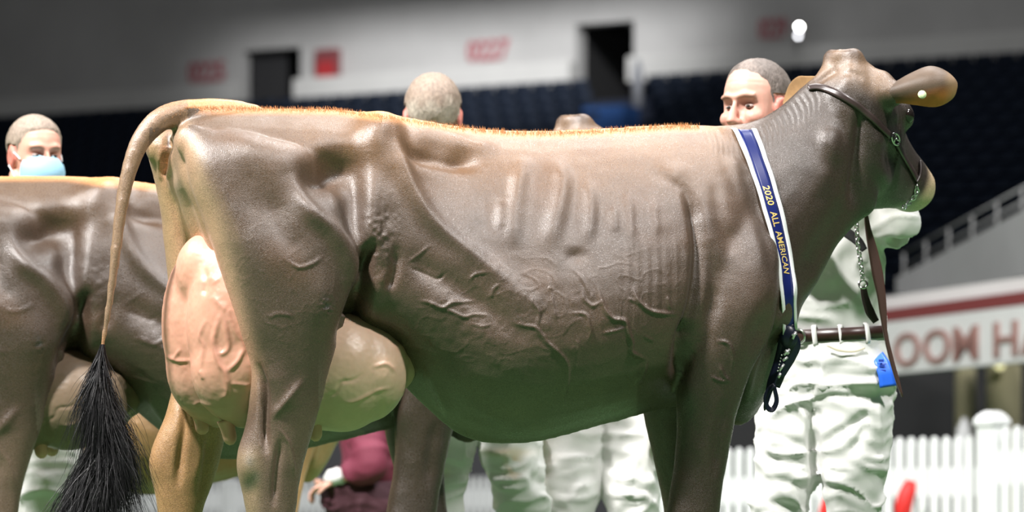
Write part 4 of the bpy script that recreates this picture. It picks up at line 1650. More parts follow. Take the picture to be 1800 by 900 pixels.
def torus(g, c, u, v_, ru, rv, r, n=24, m=8):
    c, u, v_ = np.asarray(c), np.asarray(u, float), np.asarray(v_, float)
    w3 = np.cross(u, v_)
    w3 /= np.linalg.norm(w3)
    R_ = []
    for i in range(n):
        a = 2 * math.pi * i / n
        ctr = c + ru * math.cos(a) * u + rv * math.sin(a) * v_
        out = math.cos(a) * u + math.sin(a) * v_
        b = np.arange(m) / m * 2 * np.pi
        R_.append(ctr + r * (np.cos(b)[:, None] * out + np.sin(b)[:, None] * w3))
    g.rings(R_, close=True)


bc, bn = skin(1570, 244, .008)
td = hp[-1] - hp[-6]; td /= np.linalg.norm(td)
bs = np.cross(bn, td)
td2 = td * .8 + bs * .0
g = Geo(); torus(g, bc, td, bs, .024, .0155, .0032)
g.tube([bc - bs * .015 - td * .004, bc + bs * .015 - td * .004], [.0022, .0022], 8)
g.tube([bc - td * .004 + bn * .002, bc + td * .02 + bn * .004], [.002, .0016], 8)
o = link('buckle', g.mesh('buckle'), M['chrome'], halter); rel(o, ho); o['label'] = 'silver oval buckle'
# ring and chain under the jaw
g = Geo()
ch = catmull([(1611, 326), (1612, 336), (1607, 346), (1600, 354), (1594, 360), (1588, 366)], 9)
cpts = []
for x_, y_ in ch[:, :2]:
    a, b = skin(min(x_, 1611) - 2, min(y_, 352), .006)
    d0 = a[1] if a is not None else 11.2
    cpts.append(at(x_, y_, d0 - .006))
cpts = np.array(cpts)
for i in range(len(cpts) - 1):
    t = cpts[i + 1] - cpts[i]
    L = np.linalg.norm(t); t /= L
    s_ = np.cross(t, (0, 1, 0)) if i % 2 else np.cross(t, (.7, .3, .2))
    s_ /= np.linalg.norm(s_)
    torus(g, (cpts[i] + cpts[i + 1]) / 2, t, s_, L * .72, .0062, .0022, 14, 6)
o = link('jaw_chain', g.mesh('jaw_chain'), M['chrome'], halter); rel(o, ho)

# ---- lead: chain and strap hanging from the handler's hand behind the jaw
lo = at(1506, 380, 11.42)
lead = empty('lead_strap', tuple(lo))
tag(lead, 'brown leather lead strap with a twisted silver chain hanging beside the handler', 'lead')
DL = 11.42
ch = catmull([(1505, 376), (1506, 400), (1508, 430), (1512, 455), (1515, 478), (1516, 492)], 19)
for i in range(18):
    a, b = at(ch[i][0], ch[i][1], DL), at(ch[i + 1][0], ch[i + 1][1], DL)
    t = b - a; L = np.linalg.norm(t); t /= L
    s_ = np.cross(t, (.75, .65, 0)) if i % 2 else np.cross(t, (-.75, .65, 0))
    s_ /= np.linalg.norm(s_)
    g = Geo(); torus(g, (a + b) / 2, t, s_, L * .78, .0068, .0024, 14, 6)
    o = link('chain_link', g.mesh('chain_link'), M['chrome'], lead); rel(o, lo)
g = Geo(); torus(g, at(1517, 500, DL), np.array([1, 0, 0]), np.array([0, .2, 1.0]) / 1.02, .012, .012, .0035)
o = link('ring', g.mesh('ring'), M['chrome'], lead); rel(o, lo)


def flat_strap(px, D, wid, m, name, nrm):
    n = 30
    c = catmull(px, n)
    p = np.array([at(a[0], a[1], D) for a in c])
    ww = np.interp(np.linspace(0, 1, n), np.linspace(0, 1, len(wid)), wid)
    R_, _, _ = band_geo(p, np.tile(np.array(nrm, float), (n, 1)), ww, .004, 5)
    gg = Geo(); gg.rings(R_)
    o_ = link(name, gg.mesh(name), m, lead)
    rel(o_, lo)


flat_strap([(1517, 504), (1521, 525), (1529, 548), (1540, 566)], DL, [.018, .022, .028, .02], M['leather'], 'chain_strap', (.1, -1, .1))
flat_strap([(1521, 372), (1526, 405), (1534, 440), (1542, 480), (1549, 520), (1552, 548), (1556, 585), (1566, 630), (1577, 668), (1586, 698)], DL - .03,
           [.01, .018, .028, .034, .026, .022, .012, .013, .012, .004], M['brown_leather'], 'long_strap', (.25, -1, .05))
# ------------------------------------------------------------------ people
M['skin'] = mat('skin', (.6, .33, .25), .48, spec=.4, attr='coat', noise=(40, .05), sss=.12, bump=[(260, .12, .0006)])
M['hair_grey'] = mat('hair_grey', (.2, .17, .15), .6, attr='coat', noise=(130, .35, (1, 1, .45)), bump=[(260, .9, .003, (1, 1, .4))])
M['white_cloth'] = mat('white_cloth', (.68, .68, .665), .8, noise=(5, .03), bump=[(900, .15, .0006)], attr=None)
M['stained_cloth'] = mat('stained_white_cloth', (.68, .68, .665), .8, attr='coat', bump=[(900, .15, .0006)])
M['maroon_cloth'] = mat('maroon_cloth', (.16, .02, .045), .75, bump=[(500, .2, .0008)])
M['dark_cloth'] = mat('dark_cloth', (.05, .012, .02), .8)
M['mask'] = mat('mask_paper', (.3, .55, .7), .7, bump=[(50, .3, .002, (.2, .2, 4))])
M['mask_loop'] = mat('mask_loop', (.8, .84, .86), .7)
M['sclera'] = mat('eye_white', (.42, .34, .31), .25)
M['iris'] = mat('iris', (.03, .025, .02), .15)
M['boot'] = mat('boot_leather', (.05, .03, .02), .5)
M['belt'] = mat('belt_leather', (.03, .012, .009), .35, spec=.6)


def head_parts(g, M4):
    """head forms, local: face +X, left +Y, up Z, origin between the eyes' level and the ears"""
    h = Geo()
    h.ell((-.012, 0, .036), [np.array([.1, 0, 0]), np.array([0, .078, 0]), np.array([0, 0, .086])], 28, 20)
    F = [(.06, .074, -.05, .062), (.035, .084, -.05, .069), (.0, .082, -.045, .07), (-.03, .085, -.03, .067), (-.06, .088, -.02, .061), (-.085, .088, -.005, .052), (-.105, .085, .01, .042), (-.12, .07, .025, .028)]
    F = catmull(F, 20)
    a = np.arange(28) / 28 * 2 * np.pi
    R = []
    for z, xf, xb, hw in F:
        ca = np.sign(np.cos(a)) * np.abs(np.cos(a)) ** .8
        R.append(np.stack([(xf + xb) / 2 + (xf - xb) / 2 * ca, hw * np.sin(a), np.full(28, z)], 1))
    h.rings(R)
    h.tube([(.078, 0, .02), (.088, 0, .004), (.1, 0, -.016), (.108, 0, -.034), (.094, 0, -.045)], [.009, .0095, .012, .0145, .009], 12)
    for s in (-1, 1):
        h.ell((.094, s * .013, -.038), [np.array([.014, 0, 0]), np.array([0, .008, 0]), np.array([0, 0, .009])], 12, 8)
        h.ell((.06, s * .042, -.028), [np.array([.026, 0, 0]), np.array([0, .022, 0]), np.array([0, 0, .022])], 16, 10)
        h.ell((-.008, s * .078, -.012), [np.array([.027, 0, -.004]), np.array([-.004 , .009, 0]), np.array([.006, s * .004, .034])], 16, 10)
        h.ell((.0, s * .06, -.075), [np.array([.04, 0, -.01]), np.array([0, .02, 0]), np.array([0, 0, .03])], 14, 10)
    h.tube([(.07, .052, .026), (.082, .028, .03), (.086, 0, .025), (.082, -.028, .03), (.07, -.052, .026)], [.007, .0095, .008, .0095, .007], 10)
    h.tube([(.074, .026, -.07), (.087, .012, -.066), (.09, 0, -.067), (.087, -.012, -.066), (.074, -.026, -.07)], [.005, .007, .007, .007, .005], 8)
    h.tube([(.074, .022, -.077), (.086, .01, -.079), (.088, 0, -.08), (.086, -.01, -.079), (.074, -.022, -.077)], [.005, .007, .0075, .007, .005], 8)
    h.ell((.074, 0, -.108), [np.array([.02, 0, 0]), np.array([0, .024, 0]), np.array([0, 0, .016])], 14, 10)
    for v in h.v:
        v[:] = v @ np.array(M4.to_3x3()).T + np.array(M4.translation)
    for v, f in [(np.concatenate(h.v), h.f)]:
        g.add(v, f)


def head_sculpt(l):
    """offsets in head space for eye sockets, nostrils, mouth line, ear bowls"""
    d = np.zeros(len(l))
    X, Y, Z = l.T
    fr = sstep(.03, .06, X)
    for s in (-1, 1):
        d -= .0115 * fr * np.exp(-(((Y - s * .031) / .017) ** 2 + ((Z - .004) / .011) ** 2))
        d -= .004 * fr * np.exp(-(((Y - s * .02) / .01) ** 2 + ((Z + .002) / .016) ** 2))
        d -= .005 * np.exp(-(((Y - s * .009) / .004) ** 2 + ((Z + .047) / .003) ** 2 + ((X - .1) / .012) ** 2))
        d -= .006 * np.exp(-(((X + .003) / .011) ** 2 + ((Z + .01) / .016) ** 2)) * (s * Y > .072)
        d -= .002 * fr * np.exp(-((np.abs(Y - s * (.03 + .25 * (-.04 - Z))) / .004) ** 2)) * sstep(-.03, -.045, Z) * sstep(-.09, -.07, Z)
    d -= .0035 * fr * np.exp(-((Z + .073) / .0025) ** 2) * (np.abs(Y) < .027)
    for z0 in (.062, .075, .088):
        d -= .0008 * fr * np.exp(-((Z - z0 - .004 * np.cos(Y * 40)) / .0028) ** 2)
    return d


def head_colors(l, c, flush=.5, brow=(.2, .12, .07)):
    X, Y, Z = l.T
    fr = sstep(.03, .06, X)
    for s in (-1, 1):
        c = mixc(c, flush * np.exp(-(((Y - s * .045) / .03) ** 2 + ((Z + .035) / .03) ** 2)) * sstep(0, .04, X), (.66, .26, .2))
        c = mixc(c, .75 * np.exp(-(((np.abs(Y - s * .033)) / .02) ** 4 + ((Z - .026 + .12 * np.abs(np.abs(Y) - .03)) / .0055) ** 2)) * fr, brow)
        c = mixc(c, .8 * (s * Y > .071) * sstep(-.05, -.04, Z) * sstep(.03, .02, Z) * sstep(-.05, -.035, X) * sstep(.03, .02, X), (.68, .2, .16))
        c = mixc(c, .55 * fr * np.exp(-(((Y - s * .031) / .02) ** 2 + ((Z - .003) / .01) ** 2)), (.36, .16, .11))
    c = mixc(c, .6 * fr * np.exp(-((Z + .073) / .012) ** 2) * sstep(.03, .02, np.abs(Y)), (.5, .17, .14))
    c = mixc(c, .5 * np.exp(-(((Y) / .02) ** 2 + ((Z + .035) / .015) ** 2)) * (X > .085), (.68, .27, .2))
    c = mixc(c, .25 * sstep(-.06, -.09, Z) * sstep(-.02, .02, X), (.4, .24, .19))
    return c


def hair_mask(l, line):
    X, Y, Z = l.T
    zs, xs = zip(*line)
    xh = np.interp(Z, zs, xs)
    return (xh - X)


def hand_geo(g, M4, k=1.0, curl=.5):
    """palm and five separate fingers; local: fingers +X, palm faces -Z, thumb on +Y"""
    h = Geo()
    h.rings([np.array([(x, w_ * math.cos(a), t * math.sin(a)) for a in np.arange(14) / 14 * 2 * math.pi]) for x, w_, t in ((-.05, .026, .02), (-.01, .027, .019), (.03, .04, .016), (.07, .043, .014), (.092, .04, .012))])
    for y, L, r in ((.03, .07, .0085), (.01, .08, .009), (-.011, .075, .0088), (-.03, .058, .0078)):
        p, ang, pts = np.array([.082, y, 0.0]), .25 * curl, []
        pts.append(p.copy())
        for s, q in enumerate((.45, .32, .25)):
            for _ in range(3):
                p = p + np.array([math.cos(ang), 0, -math.sin(ang)]) * L * q / 3
                pts.append(p.copy())
                ang += curl * .28
        h.tube(pts, np.linspace(r, r * .75, len(pts)), 10)
    pts = [(.005, .028, -.004), (.028, .052, -.012), (.05, .066, -.022), (.07, .07, -.034)]
    h.tube(catmull(pts, 8), np.linspace(.013, .0085, 8), 10)
    v = np.concatenate(h.v) * k
    g.add(v @ np.array(M4.to_3x3()).T + np.array(M4.translation), h.f)


def ring_ell(c, ax, ay, n=24, e=2.2):
    a = np.arange(n) / n * 2 * np.pi
    ca = np.sign(np.cos(a)) * np.abs(np.cos(a)) ** (2 / e)
    sa = np.sign(np.sin(a)) * np.abs(np.sin(a)) ** (2 / e)
    return np.asarray(c) + ca[:, None] * np.asarray(ax) + sa[:, None] * np.asarray(ay)


def limb_tube(g, joints, radii, n=20, sub=6):
    p = catmull(joints, sub * len(joints)); r = catmull([(q,) for q in radii], sub * len(joints))[:, 0]
    g.tube(p, r, n)


def folds(v, n, amp, sc=(13, 13, 22), seed=0, amp_fn=None):
    q = v * np.array(sc)
    wv = np.stack([vnoise(v, 9, seed + i) for i in range(3)], 1) * .7
    a = 1 - np.abs(vnoise(q + wv, 1.0, seed + 5))
    b = 1 - np.abs(vnoise(q * 1.9 + wv, 1.0, seed + 9))
    h = amp * (a ** 3 - .35) + amp * .45 * (b ** 3 - .35)
    if amp_fn is not None:
        h *= amp_fn
    return v + n * h[:, None]


def person(loc_xy, yaw, k, label, J, hair, hair_cols, skin_col=(.62, .34, .26), shirt='white_cloth', trousers='white_cloth', head_yaw=0.0, head_pitch=0.0, head_roll=0.0, vox=.006, head_k=1.06,
           girth=1.0, belt=True, group=None, shirt_post=None, trouser_post=None, brow=(.2, .12, .07), flush=.5, sleeves=True):
    """J: joints in local metres (x front, y left, z up)"""
    root = empty('person', (loc_xy[0], loc_xy[1], 0), yaw)
    tag(root, label, 'person', group)
    A = {q: np.array(w_, float) * k for q, w_ in J.items()}
    hip, sh, hd = A['hip'], A['chest'], A['head']
    up = sh - hip; up /= np.linalg.norm(up)
    lat = np.array([0, 1, 0.0]); fro = np.cross(lat, up)
    # ---------- skin
    g = Geo()
    HM = Matrix.Translation(hd) @ Matrix.Rotation(head_yaw, 4, 'Z') @ Matrix.Rotation(head_pitch, 4, 'Y') @ Matrix.Rotation(head_roll, 4, 'X') @ Matrix.Scale(k * head_k, 4)
    head_parts(g, HM)
    hm3 = np.array(HM.to_3x3()); ht = np.array(HM.translation)
    nk = lambda p: np.array(p) @ hm3.T + ht
    neck0 = sh + up * .05 * k
    g.tube([nk((-.02, 0, -.05)), nk((-.025, 0, -.1)), neck0 * .5 + nk((-.03, 0, -.12)) * .5, neck0, sh - up * .06 * k], np.array([.055, .056, .058, .066, .085]) * k * 1.02, 20)
    R = [ring_ell(lerp(hip, sh, t), fro * x * k * girth, lat * y * k * girth) for t, x, y in ((-.12, .07, .1), (0, .1, .145), (.3, .1, .135), (.6, .105, .145), (.9, .095, .165), (1.02, .07, .14))]
    g.rings(R)
    for s in 'LR':
        limb_tube(g, [A['sh' + s], lerp(A['sh' + s], A['el' + s], .5), A['el' + s], lerp(A['el' + s], A['wr' + s], .4), A['wr' + s]], np.array([.05, .046, .038, .036, .026]) * k)
        limb_tube(g, [A['hp' + s], lerp(A['hp' + s], A['kn' + s], .5), A['kn' + s], lerp(A['kn' + s], A['an' + s], .35), A['an' + s]], np.array([.075, .066, .05, .048, .034]) * k)
        d = A['wr' + s] - A['el' + s]; d /= np.linalg.norm(d)
        z = np.array([0, 0, 1.0]) if abs(d[2]) < .85 else np.array([1.0, 0, 0])
        y = np.cross(z, d); y /= np.linalg.norm(y)
        if s == 'R': y = -y
        z2 = np.cross(d, y)
        HMx = Matrix(((d[0], y[0], z2[0], 0), (d[1], y[1], z2[1], 0), (d[2], y[2], z2[2], 0), (0, 0, 0, 1)))
        hand_geo(g, Matrix.Translation(A['wr' + s] + d * .05 * k) @ HMx, k, J.get('curl', [.8])[0] if isinstance(J.get('curl'), list) else .8)
    me = fuse(g, vox, 3, .5, 'body', 8)
    v, e = get_np(me), edges_np(me)
    inv = np.linalg.inv(hm3)
    l = (v - ht) @ inv.T
    inhead = sstep(-.15, -.12, l[:, 2]) * (np.abs(l[:, 0]) < .14) * (np.abs(l[:, 1]) < .12)
    n = normals_np(me)
    v = v + n * (head_sculpt(l) * inhead * k * head_k)[:, None]
    set_co(me, v)
    c = np.tile(np.array(skin_col), (len(v), 1))
    ch = head_colors(l, c, flush, brow)
    c = c * (1 - inhead[:, None]) + ch * inhead[:, None]
    set_color(me, 'coat', c)
    body = link('body', me, M['skin'], root)
    # ---------- eyes
    for s in (-1, 1):
        ge = Geo(); ge.ell(nk((.068, s * .031, .001)), [hm3 @ np.array([.0112, 0, 0]), hm3 @ np.array([0, .0125, 0]), hm3 @ np.array([0, 0, .0052])], 16, 10)
        eo = link('eye', ge.mesh('eye'), M['sclera'], root)
        gi = Geo(); gi.ell(nk((.0765, s * .031 + .002, .0005)), [hm3 @ np.array([.004, 0, 0]), hm3 @ np.array([0, .0058, 0]), hm3 @ np.array([0, 0, .0044])], 12, 8)
        link('iris', gi.mesh('iris'), M['iris'], eo)
    # ---------- hair: lifted shell over the scalp
    if hair:
        n = normals_np(me)
        m = hair_mask(l, hair)
        f = np.empty(len(me.loops), np.int32); me.loops.foreach_get('vertex_index', f)
        f = f.reshape(-1, 4) if len(f) % 4 == 0 else f
        ok = (m > -.006) & (inhead > .5) & (l[:, 2] > -.095) & ~((np.abs(l[:, 1]) > .0735) & (l[:, 2] < .03) & (l[:, 0] > -.04))
        keep = ok[f].all(1)
        ff = f[keep]
        idx = np.unique(ff)
        mp = -np.ones(len(v), int); mp[idx] = np.arange(len(idx))
        lift = (-.0018 + .0075 * sstep(-.004, .03, m[idx])) * k
        lift += .0016 * vnoise(l[idx] * np.array([1, 1, .5]), 130, 3) * sstep(0, .01, m[idx])
        hv = v[idx] + n[idx] * lift[:, None]
        hme = mesh_np('hair', hv, mp[ff].astype(int))
        hc = np.tile(np.array(hair_cols[0]), (len(idx), 1))
        li = l[idx]
        hc = mixc(hc, .8 * sstep(.01, -.05, li[:, 2] - .03 + .02 * vnoise(li, 40, 2)), hair_cols[1])
        hc = mixc(hc, .5 * sstep(.1, .7, vnoise(li, 35, 6)), hair_cols[2])
        set_color(hme, 'coat', hc)
        link('hair', hme, M['hair_grey'], root)
    # ---------- trousers
    g = Geo()
    R = [ring_ell(lerp(hip, sh, t), fro * x * k * girth, lat * y * k * girth) for t, x, y in ((-.2, .09, .13), (-.12, .128, .178), (-.02, .135, .182), (.08, .13, .172), (.16, .126, .166), (.2, .122, .162))]
    g.rings(R)
    for s in 'LR':
        hpj, kn, an = A['hp' + s], A['kn' + s], A['an' + s]
        limb_tube(g, [hpj + np.array([0, 0, .06 * k]), hpj, lerp(hpj, kn, .5), kn, lerp(kn, an, .5), an + np.array([0, 0, .0])], np.array([.105, .118 * girth, .11 * girth, .094, .089, .092]) * k, 24)
    me = fuse(g, .009 if vox < .007 else .012, 4, .5, 'trousers', 14)
    v = get_np(me); n = normals_np(me)
    zrel = v[:, 2]
    kz = .5 * (A['knL'][2] + A['knR'][2]); cz_ = A['hpL'][2] - .08 * k
    af = .55 + .9 * np.exp(-((zrel - kz) / (.13 * k)) ** 2) + .8 * np.exp(-((zrel - cz_) / (.1 * k)) ** 2) + .5 * sstep(kz, .1, zrel)
    v = folds(v, n, .014 * k, (6, 6, 15), int(abs(loc_xy[0]) * 100) % 17, af)
    set_co(me, v)
    if trouser_post:
        trouser_post(me, root)
    tr = link('trousers', me, M[trousers], root)
    # ---------- shirt
    g = Geo()
    R = [ring_ell(lerp(hip, sh, t), fro * x * k * girth, lat * y * k * girth) for t, x, y in ((.12, .11, .15), (.2, .125, .165), (.32, .14, .176), (.45, .145, .18), (.62, .142, .184), (.8, .128, .186), (.95, .112, .18), (1.06, .085, .13), (1.12, .066, .08))]
    g.rings(R)
    for s in 'LR':
        limb_tube(g, [lerp(A['sh' + s], sh, .35), A['sh' + s], lerp(A['sh' + s], A['el' + s], .5), A['el' + s], lerp(A['el' + s], A['wr' + s], .5), lerp(A['el' + s], A['wr' + s], .93)],
                  np.array([.07, .078, .076, .076, .06, .046]) * k, 22)
    me = fuse(g, .009 if vox < .007 else .012, 4, .5, 'shirt', 12)
    v = get_np(me); n = normals_np(me)
    v = folds(v, n, .012 * k, (7, 7, 9), int(abs(loc_xy[1]) * 77) % 13 + 3)
    set_co(me, v)
    if shirt_post:
        shirt_post(me, root)
    link('shirt', me, M[shirt], root)
    # collar
    g = Geo()
    cc = sh + up * .075 * k
    R = [ring_ell(cc + up * z * k, fro * r * k, lat * r * k * 1.02, 24) for z, r in ((-.02, .09), (.0, .078), (.03, .072), (.032, .076), (.0, .083), (-.018, .096))]
    g.rings(R, cap=False, close=True)
    link('collar', g.mesh('collar'), M[shirt], root)
    if belt:
        g = Geo()
        c0 = lerp(hip, sh, .17)
        o1 = [ring_ell(c0 + up * z * k, fro * r * k * girth, lat * (r + .04) * k * girth, 40) for z, r in ((-.019, .128), (-.019, .1345), (.019, .1325), (.019, .126))]
        g.rings(o1, cap=False, close=True)
        bo = link('belt', g.mesh('belt'), M['belt'], root)
        for a in (-2.6, -1.9, -.75, -.3, .3, .75, 1.25, 1.9, 2.6):
            g = Geo()
            dr = fro * math.cos(a) * .137 * k * girth + lat * math.sin(a) * .177 * k * girth
            tg = -fro * math.sin(a) + lat * math.cos(a)
            nn = dr / np.linalg.norm(dr)
            ps = [c0 + dr * .97 - up * .032 * k, c0 + dr * .995 - up * .024 * k, c0 + dr * .995, c0 + dr * .985 + up * .024 * k, c0 + dr * .95 + up * .03 * k]
            Rr, _, _ = band_geo(ps, np.tile(nn, (5, 1)), .015, .002, 3)
            g.rings(Rr)
            link('belt_loop', g.mesh('belt_loop'), M[trousers], root)
        g = Geo()
        fb_ = c0 + fro * .138 * k * girth
        torus(g, fb_, lat, up, .028 * k, .022 * k, .004, 20, 6)
        link('belt_buckle', g.mesh('belt_buckle'), M['chrome'], bo)
    # boots
    for s in 'LR':
        an = A['an' + s]
        f = A['an' + s] - A['kn' + s]
        g = Geo()
        R = []
        for x, w_, h_ in ((-.085, .02, .05), (-.07, .034, .1), (-.02, .038, .12), (.05, .04, .095), (.11, .045, .065), (.16, .042, .05), (.19, .022, .035)):
            a = np.arange(16) / 16 * 2 * np.pi
            zc = np.maximum(np.sin(a), -.55)
            R.append(np.stack([np.full(16, an[0] + x * k), an[1] + w_ * k * np.cos(a), (zc + .55) / 1.55 * h_ * k + (an[2] - .085 * k)], 1))
        g.rings(R)
        link('boot', g.mesh('boot'), M['boot'], root)
    return root, HM


STAND = dict(hip=(0, 0, .95), chest=(.01, 0, 1.45), head=(.03, 0, 1.685), shL=(0, .19, 1.42), shR=(0, -.19, 1.42), elL=(-.02, .25, 1.13), elR=(-.02, -.25, 1.13), wrL=(.1, .25, .9), wrR=(.1, -.25, .9),
             hpL=(0, .092, .9), hpR=(0, -.092, .9), knL=(.02, .11, .49), knR=(.02, -.11, .49), anL=(-.01, .13, .085), anR=(-.01, -.13, .085))


def xy(px, D): return (at(px, HY, D)[0], D)


# ---- the handler at the cow's head
YAW = math.radians(228)
cy, sy = math.cos(YAW), math.sin(YAW)


def to_local(root_xy, px, py, D):
    w3 = at(px, py, D)
    dx, dy = w3[0] - root_xy[0], w3[1] - root_xy[1]
    return (dx * cy + dy * sy, -dx * sy + dy * cy, w3[2])


hx = xy(1452, 11.85)
kh = 1.0
Jh = dict(STAND)
Jh['head'] = to_local(hx, 1328, 189, 11.85)
Jh['chest'] = to_local(hx, 1425, 320, 11.85)
Jh['hip'] = to_local(hx, 1462, 642, 11.85)
Jh['shL'] = to_local(hx, 1490, 330, 11.78); Jh['elL'] = to_local(hx, 1578, 398, 11.74); Jh['wrL'] = to_local(hx, 1560, 322, 11.66)
Jh['shR'] = to_local(hx, 1352, 335, 11.9); Jh['elR'] = to_local(hx, 1345, 440, 11.75); Jh['wrR'] = to_local(hx, 1420, 400, 11.55)
Jh['hpL'] = to_local(hx, 1492, 640, 11.84); Jh['hpR'] = to_local(hx, 1418, 645, 11.88)
Jh['knL'] = to_local(hx, 1500, 868, 11.78); Jh['knR'] = to_local(hx, 1376, 868, 11.84)
Jh['anL'] = to_local(hx, 1512, 1106, 11.86); Jh['anR'] = to_local(hx, 1358, 1106, 11.9)


def world_px(me, root):
    v = get_np(me)
    m = Matrix.Translation(root.location) @ Matrix.Rotation(root.rotation_euler[2], 4, 'Z')
    w3 = v @ np.array(m.to_3x3()).T + np.array(m.translation)
    return v, w3


def handler_trousers(me, root):
    for i in range(1):
        v, w3 = world_px(me, root)
        n = normals_np(me)
        rot = np.array(Matrix.Rotation(root.rotation_euler[2], 3, 'Z'))
        nw = n @ rot.T
        x, y = proj(w3)
        near = (nw[:, 1] < .2)
        h = np.zeros(len(v))
        for pts, sg, am in (([(1352, 672), (1400, 690), (1440, 700)], 9, -.012), ([(1395, 705), (1425, 722), (1445, 735)], 8, -.014), ([(1370, 700), (1420, 760), (1432, 800)], 9, -.010),
                            ([(1420, 695), (1470, 685), (1500, 695)], 10, .010), ([(1530, 725), (1500, 745), (1445, 780)], 9, -.014), ([(1525, 740), (1510, 775), (1490, 800)], 9, -.010),
                            ([(1440, 855), (1480, 860), (1520, 870)], 8, -.014), ([(1500, 870), (1530, 880), (1548, 900)], 9, -.012), ([(1332, 760), (1380, 770), (1420, 790)], 8, -.008),
                            ([(1330, 800), (1375, 812), (1420, 830)], 8, -.009), ([(1340, 840), (1390, 850), (1430, 866)], 8, -.010), ([(1345, 880), (1380, 890), (1420, 895)], 7, -.012),
                            ([(1400, 640), (1450, 650), (1500, 640)], 10, -.006), ([(1428, 700), (1430, 780), (1436, 860)], 8, -.022), ([(1534, 640), (1548, 740), (1552, 860)], 4, .004)):
            stroke(h, x, y, pts, sg, am, True, near)
        set_co(me, v + n * h[:, None])


handler, HMh = person(hx, YAW, kh, 'man in white shirt, trousers and brown belt holding the lead behind the cow head', Jh,
                      [(-.2, -.05), (-.06, -.045), (-.03, -.03), (-.02, .018), (.01, .026), (.04, .036), (.062, .04), (.085, .058), (.105, .07), (.125, .09), (.2, .12)],
                      [(.14, .115, .1), (.34, .32, .31), (.3, .25, .22)], skin_col=(.66, .37, .29), head_yaw=math.radians(2), head_pitch=math.radians(4), vox=.0042, girth=1.12, head_k=1.2, trouser_post=handler_trousers, flush=.45)


def kid(root, name, g, m, label=None):
    """part given in world space under a turned empty"""
    me = g.mesh(name)
    mi = (Matrix.Translation(root.location) @ Matrix.Rotation(root.rotation_euler[2], 4, 'Z')).inverted()
    me.transform(mi)
    o_ = link(name, me, m, root)
    if label:
        o_['label'] = label
    return o_


def wband(px, D, wid, nrm, thick=.002, n=20):
    c_ = catmull(px, n)
    Ds = np.broadcast_to(np.asarray(D, float), (n,)) if np.isscalar(D) else np.interp(np.linspace(0, 1, n), np.linspace(0, 1, len(D)), D)
    p = np.array([at(a[0], a[1], d) for a, d in zip(c_, Ds)])
    ww = np.interp(np.linspace(0, 1, n), np.linspace(0, 1, len(wid)), wid)
    R_, _, _ = band_geo(p, np.tile(np.array(nrm, float), (n, 1)), ww, thick, 5)
    gg = Geo(); gg.rings(R_)
    return gg


# pocket edge and side seam
M['pocket'] = mat('pocket_edge', (.5, .46, .34), .7)
kid(handler, 'pocket', wband([(1452, 607), (1475, 616), (1500, 618), (1520, 612)], (11.665, 11.66, 11.665, 11.68), [.004, .007, .006, .004], (0, -1, .1)), M['pocket'], 'slanted pocket opening with a beige edge')
# black strap across the shirt
kid(handler, 'shirt_strap', wband([(1470, 396), (1490, 410), (1508, 424), (1520, 440)], 11.6, [.03, .032, .03, .02], (.2, -1, .2)), M['dark'], 'black strap across the shirt')
# blue ribbon hanging from the hip pocket
M['blue_ribbon'] = mat('bright_blue_ribbon', (.02, .13, .72), .4, spec=.5)
rb = empty('prize_ribbon', tuple(at(1535, 612, 11.8)))
tag(rb, 'bright blue prize ribbon hanging from the hip pocket of the man in white', 'ribbon')
g = wband([(1533, 606), (1540, 618), (1549, 636), (1557, 656), (1561, 680)], (11.8, 11.73, 11.69, 11.68, 11.68), [.018, .036, .046, .05, .052], (.15, -1, .15))
o = link('ribbon', g.mesh('ribbon'), M['blue_ribbon'], rb); set_co(o.data, get_np(o.data) - np.array(rb.location))
g = Geo()
for i in range(4):
    c = at(1549 + i * 1.6, 634 + i * 9, 11.68)
    g.box(c - [.008, .001, .004], c + [.008, .001, .004])
o = link('ribbon_print', g.mesh('ribbon_print', False), mat('ribbon_print', (.01, .04, .3), .5), rb); set_co(o.data, get_np(o.data) - np.array(rb.location)); o['kind'] = 'stuff'

# ---- man with grey hair, seen from behind over the cow's back
def stain(me, root):
    v, w3 = world_px(me, root)
    x, y = proj(w3)
    c_ = np.tile(np.array((.68, .68, .665)), (len(v), 1))
    c_ = mixc(c_, .8 * np.exp(-(((x - 902) / 13) ** 2 + ((y - 818) / 22) ** 2)) * sstep(-.6, .2, vnoise(v, 50, 1)), (.5, .33, .12))
    c_ = mixc(c_, .6 * np.exp(-(((x - 890) / 40) ** 2 + ((y - 795) / 8) ** 2)), (.55, .42, .22))
    c_ = mixc(c_, .5 * np.exp(-(((x - 765) / 26) ** 2 + ((y - 830) / 14) ** 2)), (.55, .48, .28))
    set_color(me, 'coat', c_)


mx = xy(800, 12.98)
YAW = math.radians(100); cy, sy = math.cos(YAW), math.sin(YAW)
Jm = dict(STAND)
Jm['head'] = to_local(mx, 761, 207, 12.9); Jm['chest'] = to_local(mx, 790, 330, 12.95); Jm['hip'] = to_local(mx, 830, 590, 12.98)
Jm['shL'] = to_local(mx, 690, 345, 12.95); Jm['shR'] = to_local(mx, 890, 345, 12.95); Jm['elL'] = to_local(mx, 660, 480, 12.9); Jm['elR'] = to_local(mx, 920, 480, 12.95)
Jm['wrL'] = to_local(mx, 670, 590, 13.0); Jm['wrR'] = to_local(mx, 930, 590, 13.1)
Jm['hpL'] = to_local(mx, 800, 640, 12.98); Jm['hpR'] = to_local(mx, 872, 640, 12.98); Jm['knL'] = to_local(mx, 772, 840, 12.98); Jm['knR'] = to_local(mx, 908, 838, 13.0)
Jm['anL'] = to_local(mx, 756, 1068, 13.0); Jm['anR'] = to_local(mx, 960, 1060, 13.2)
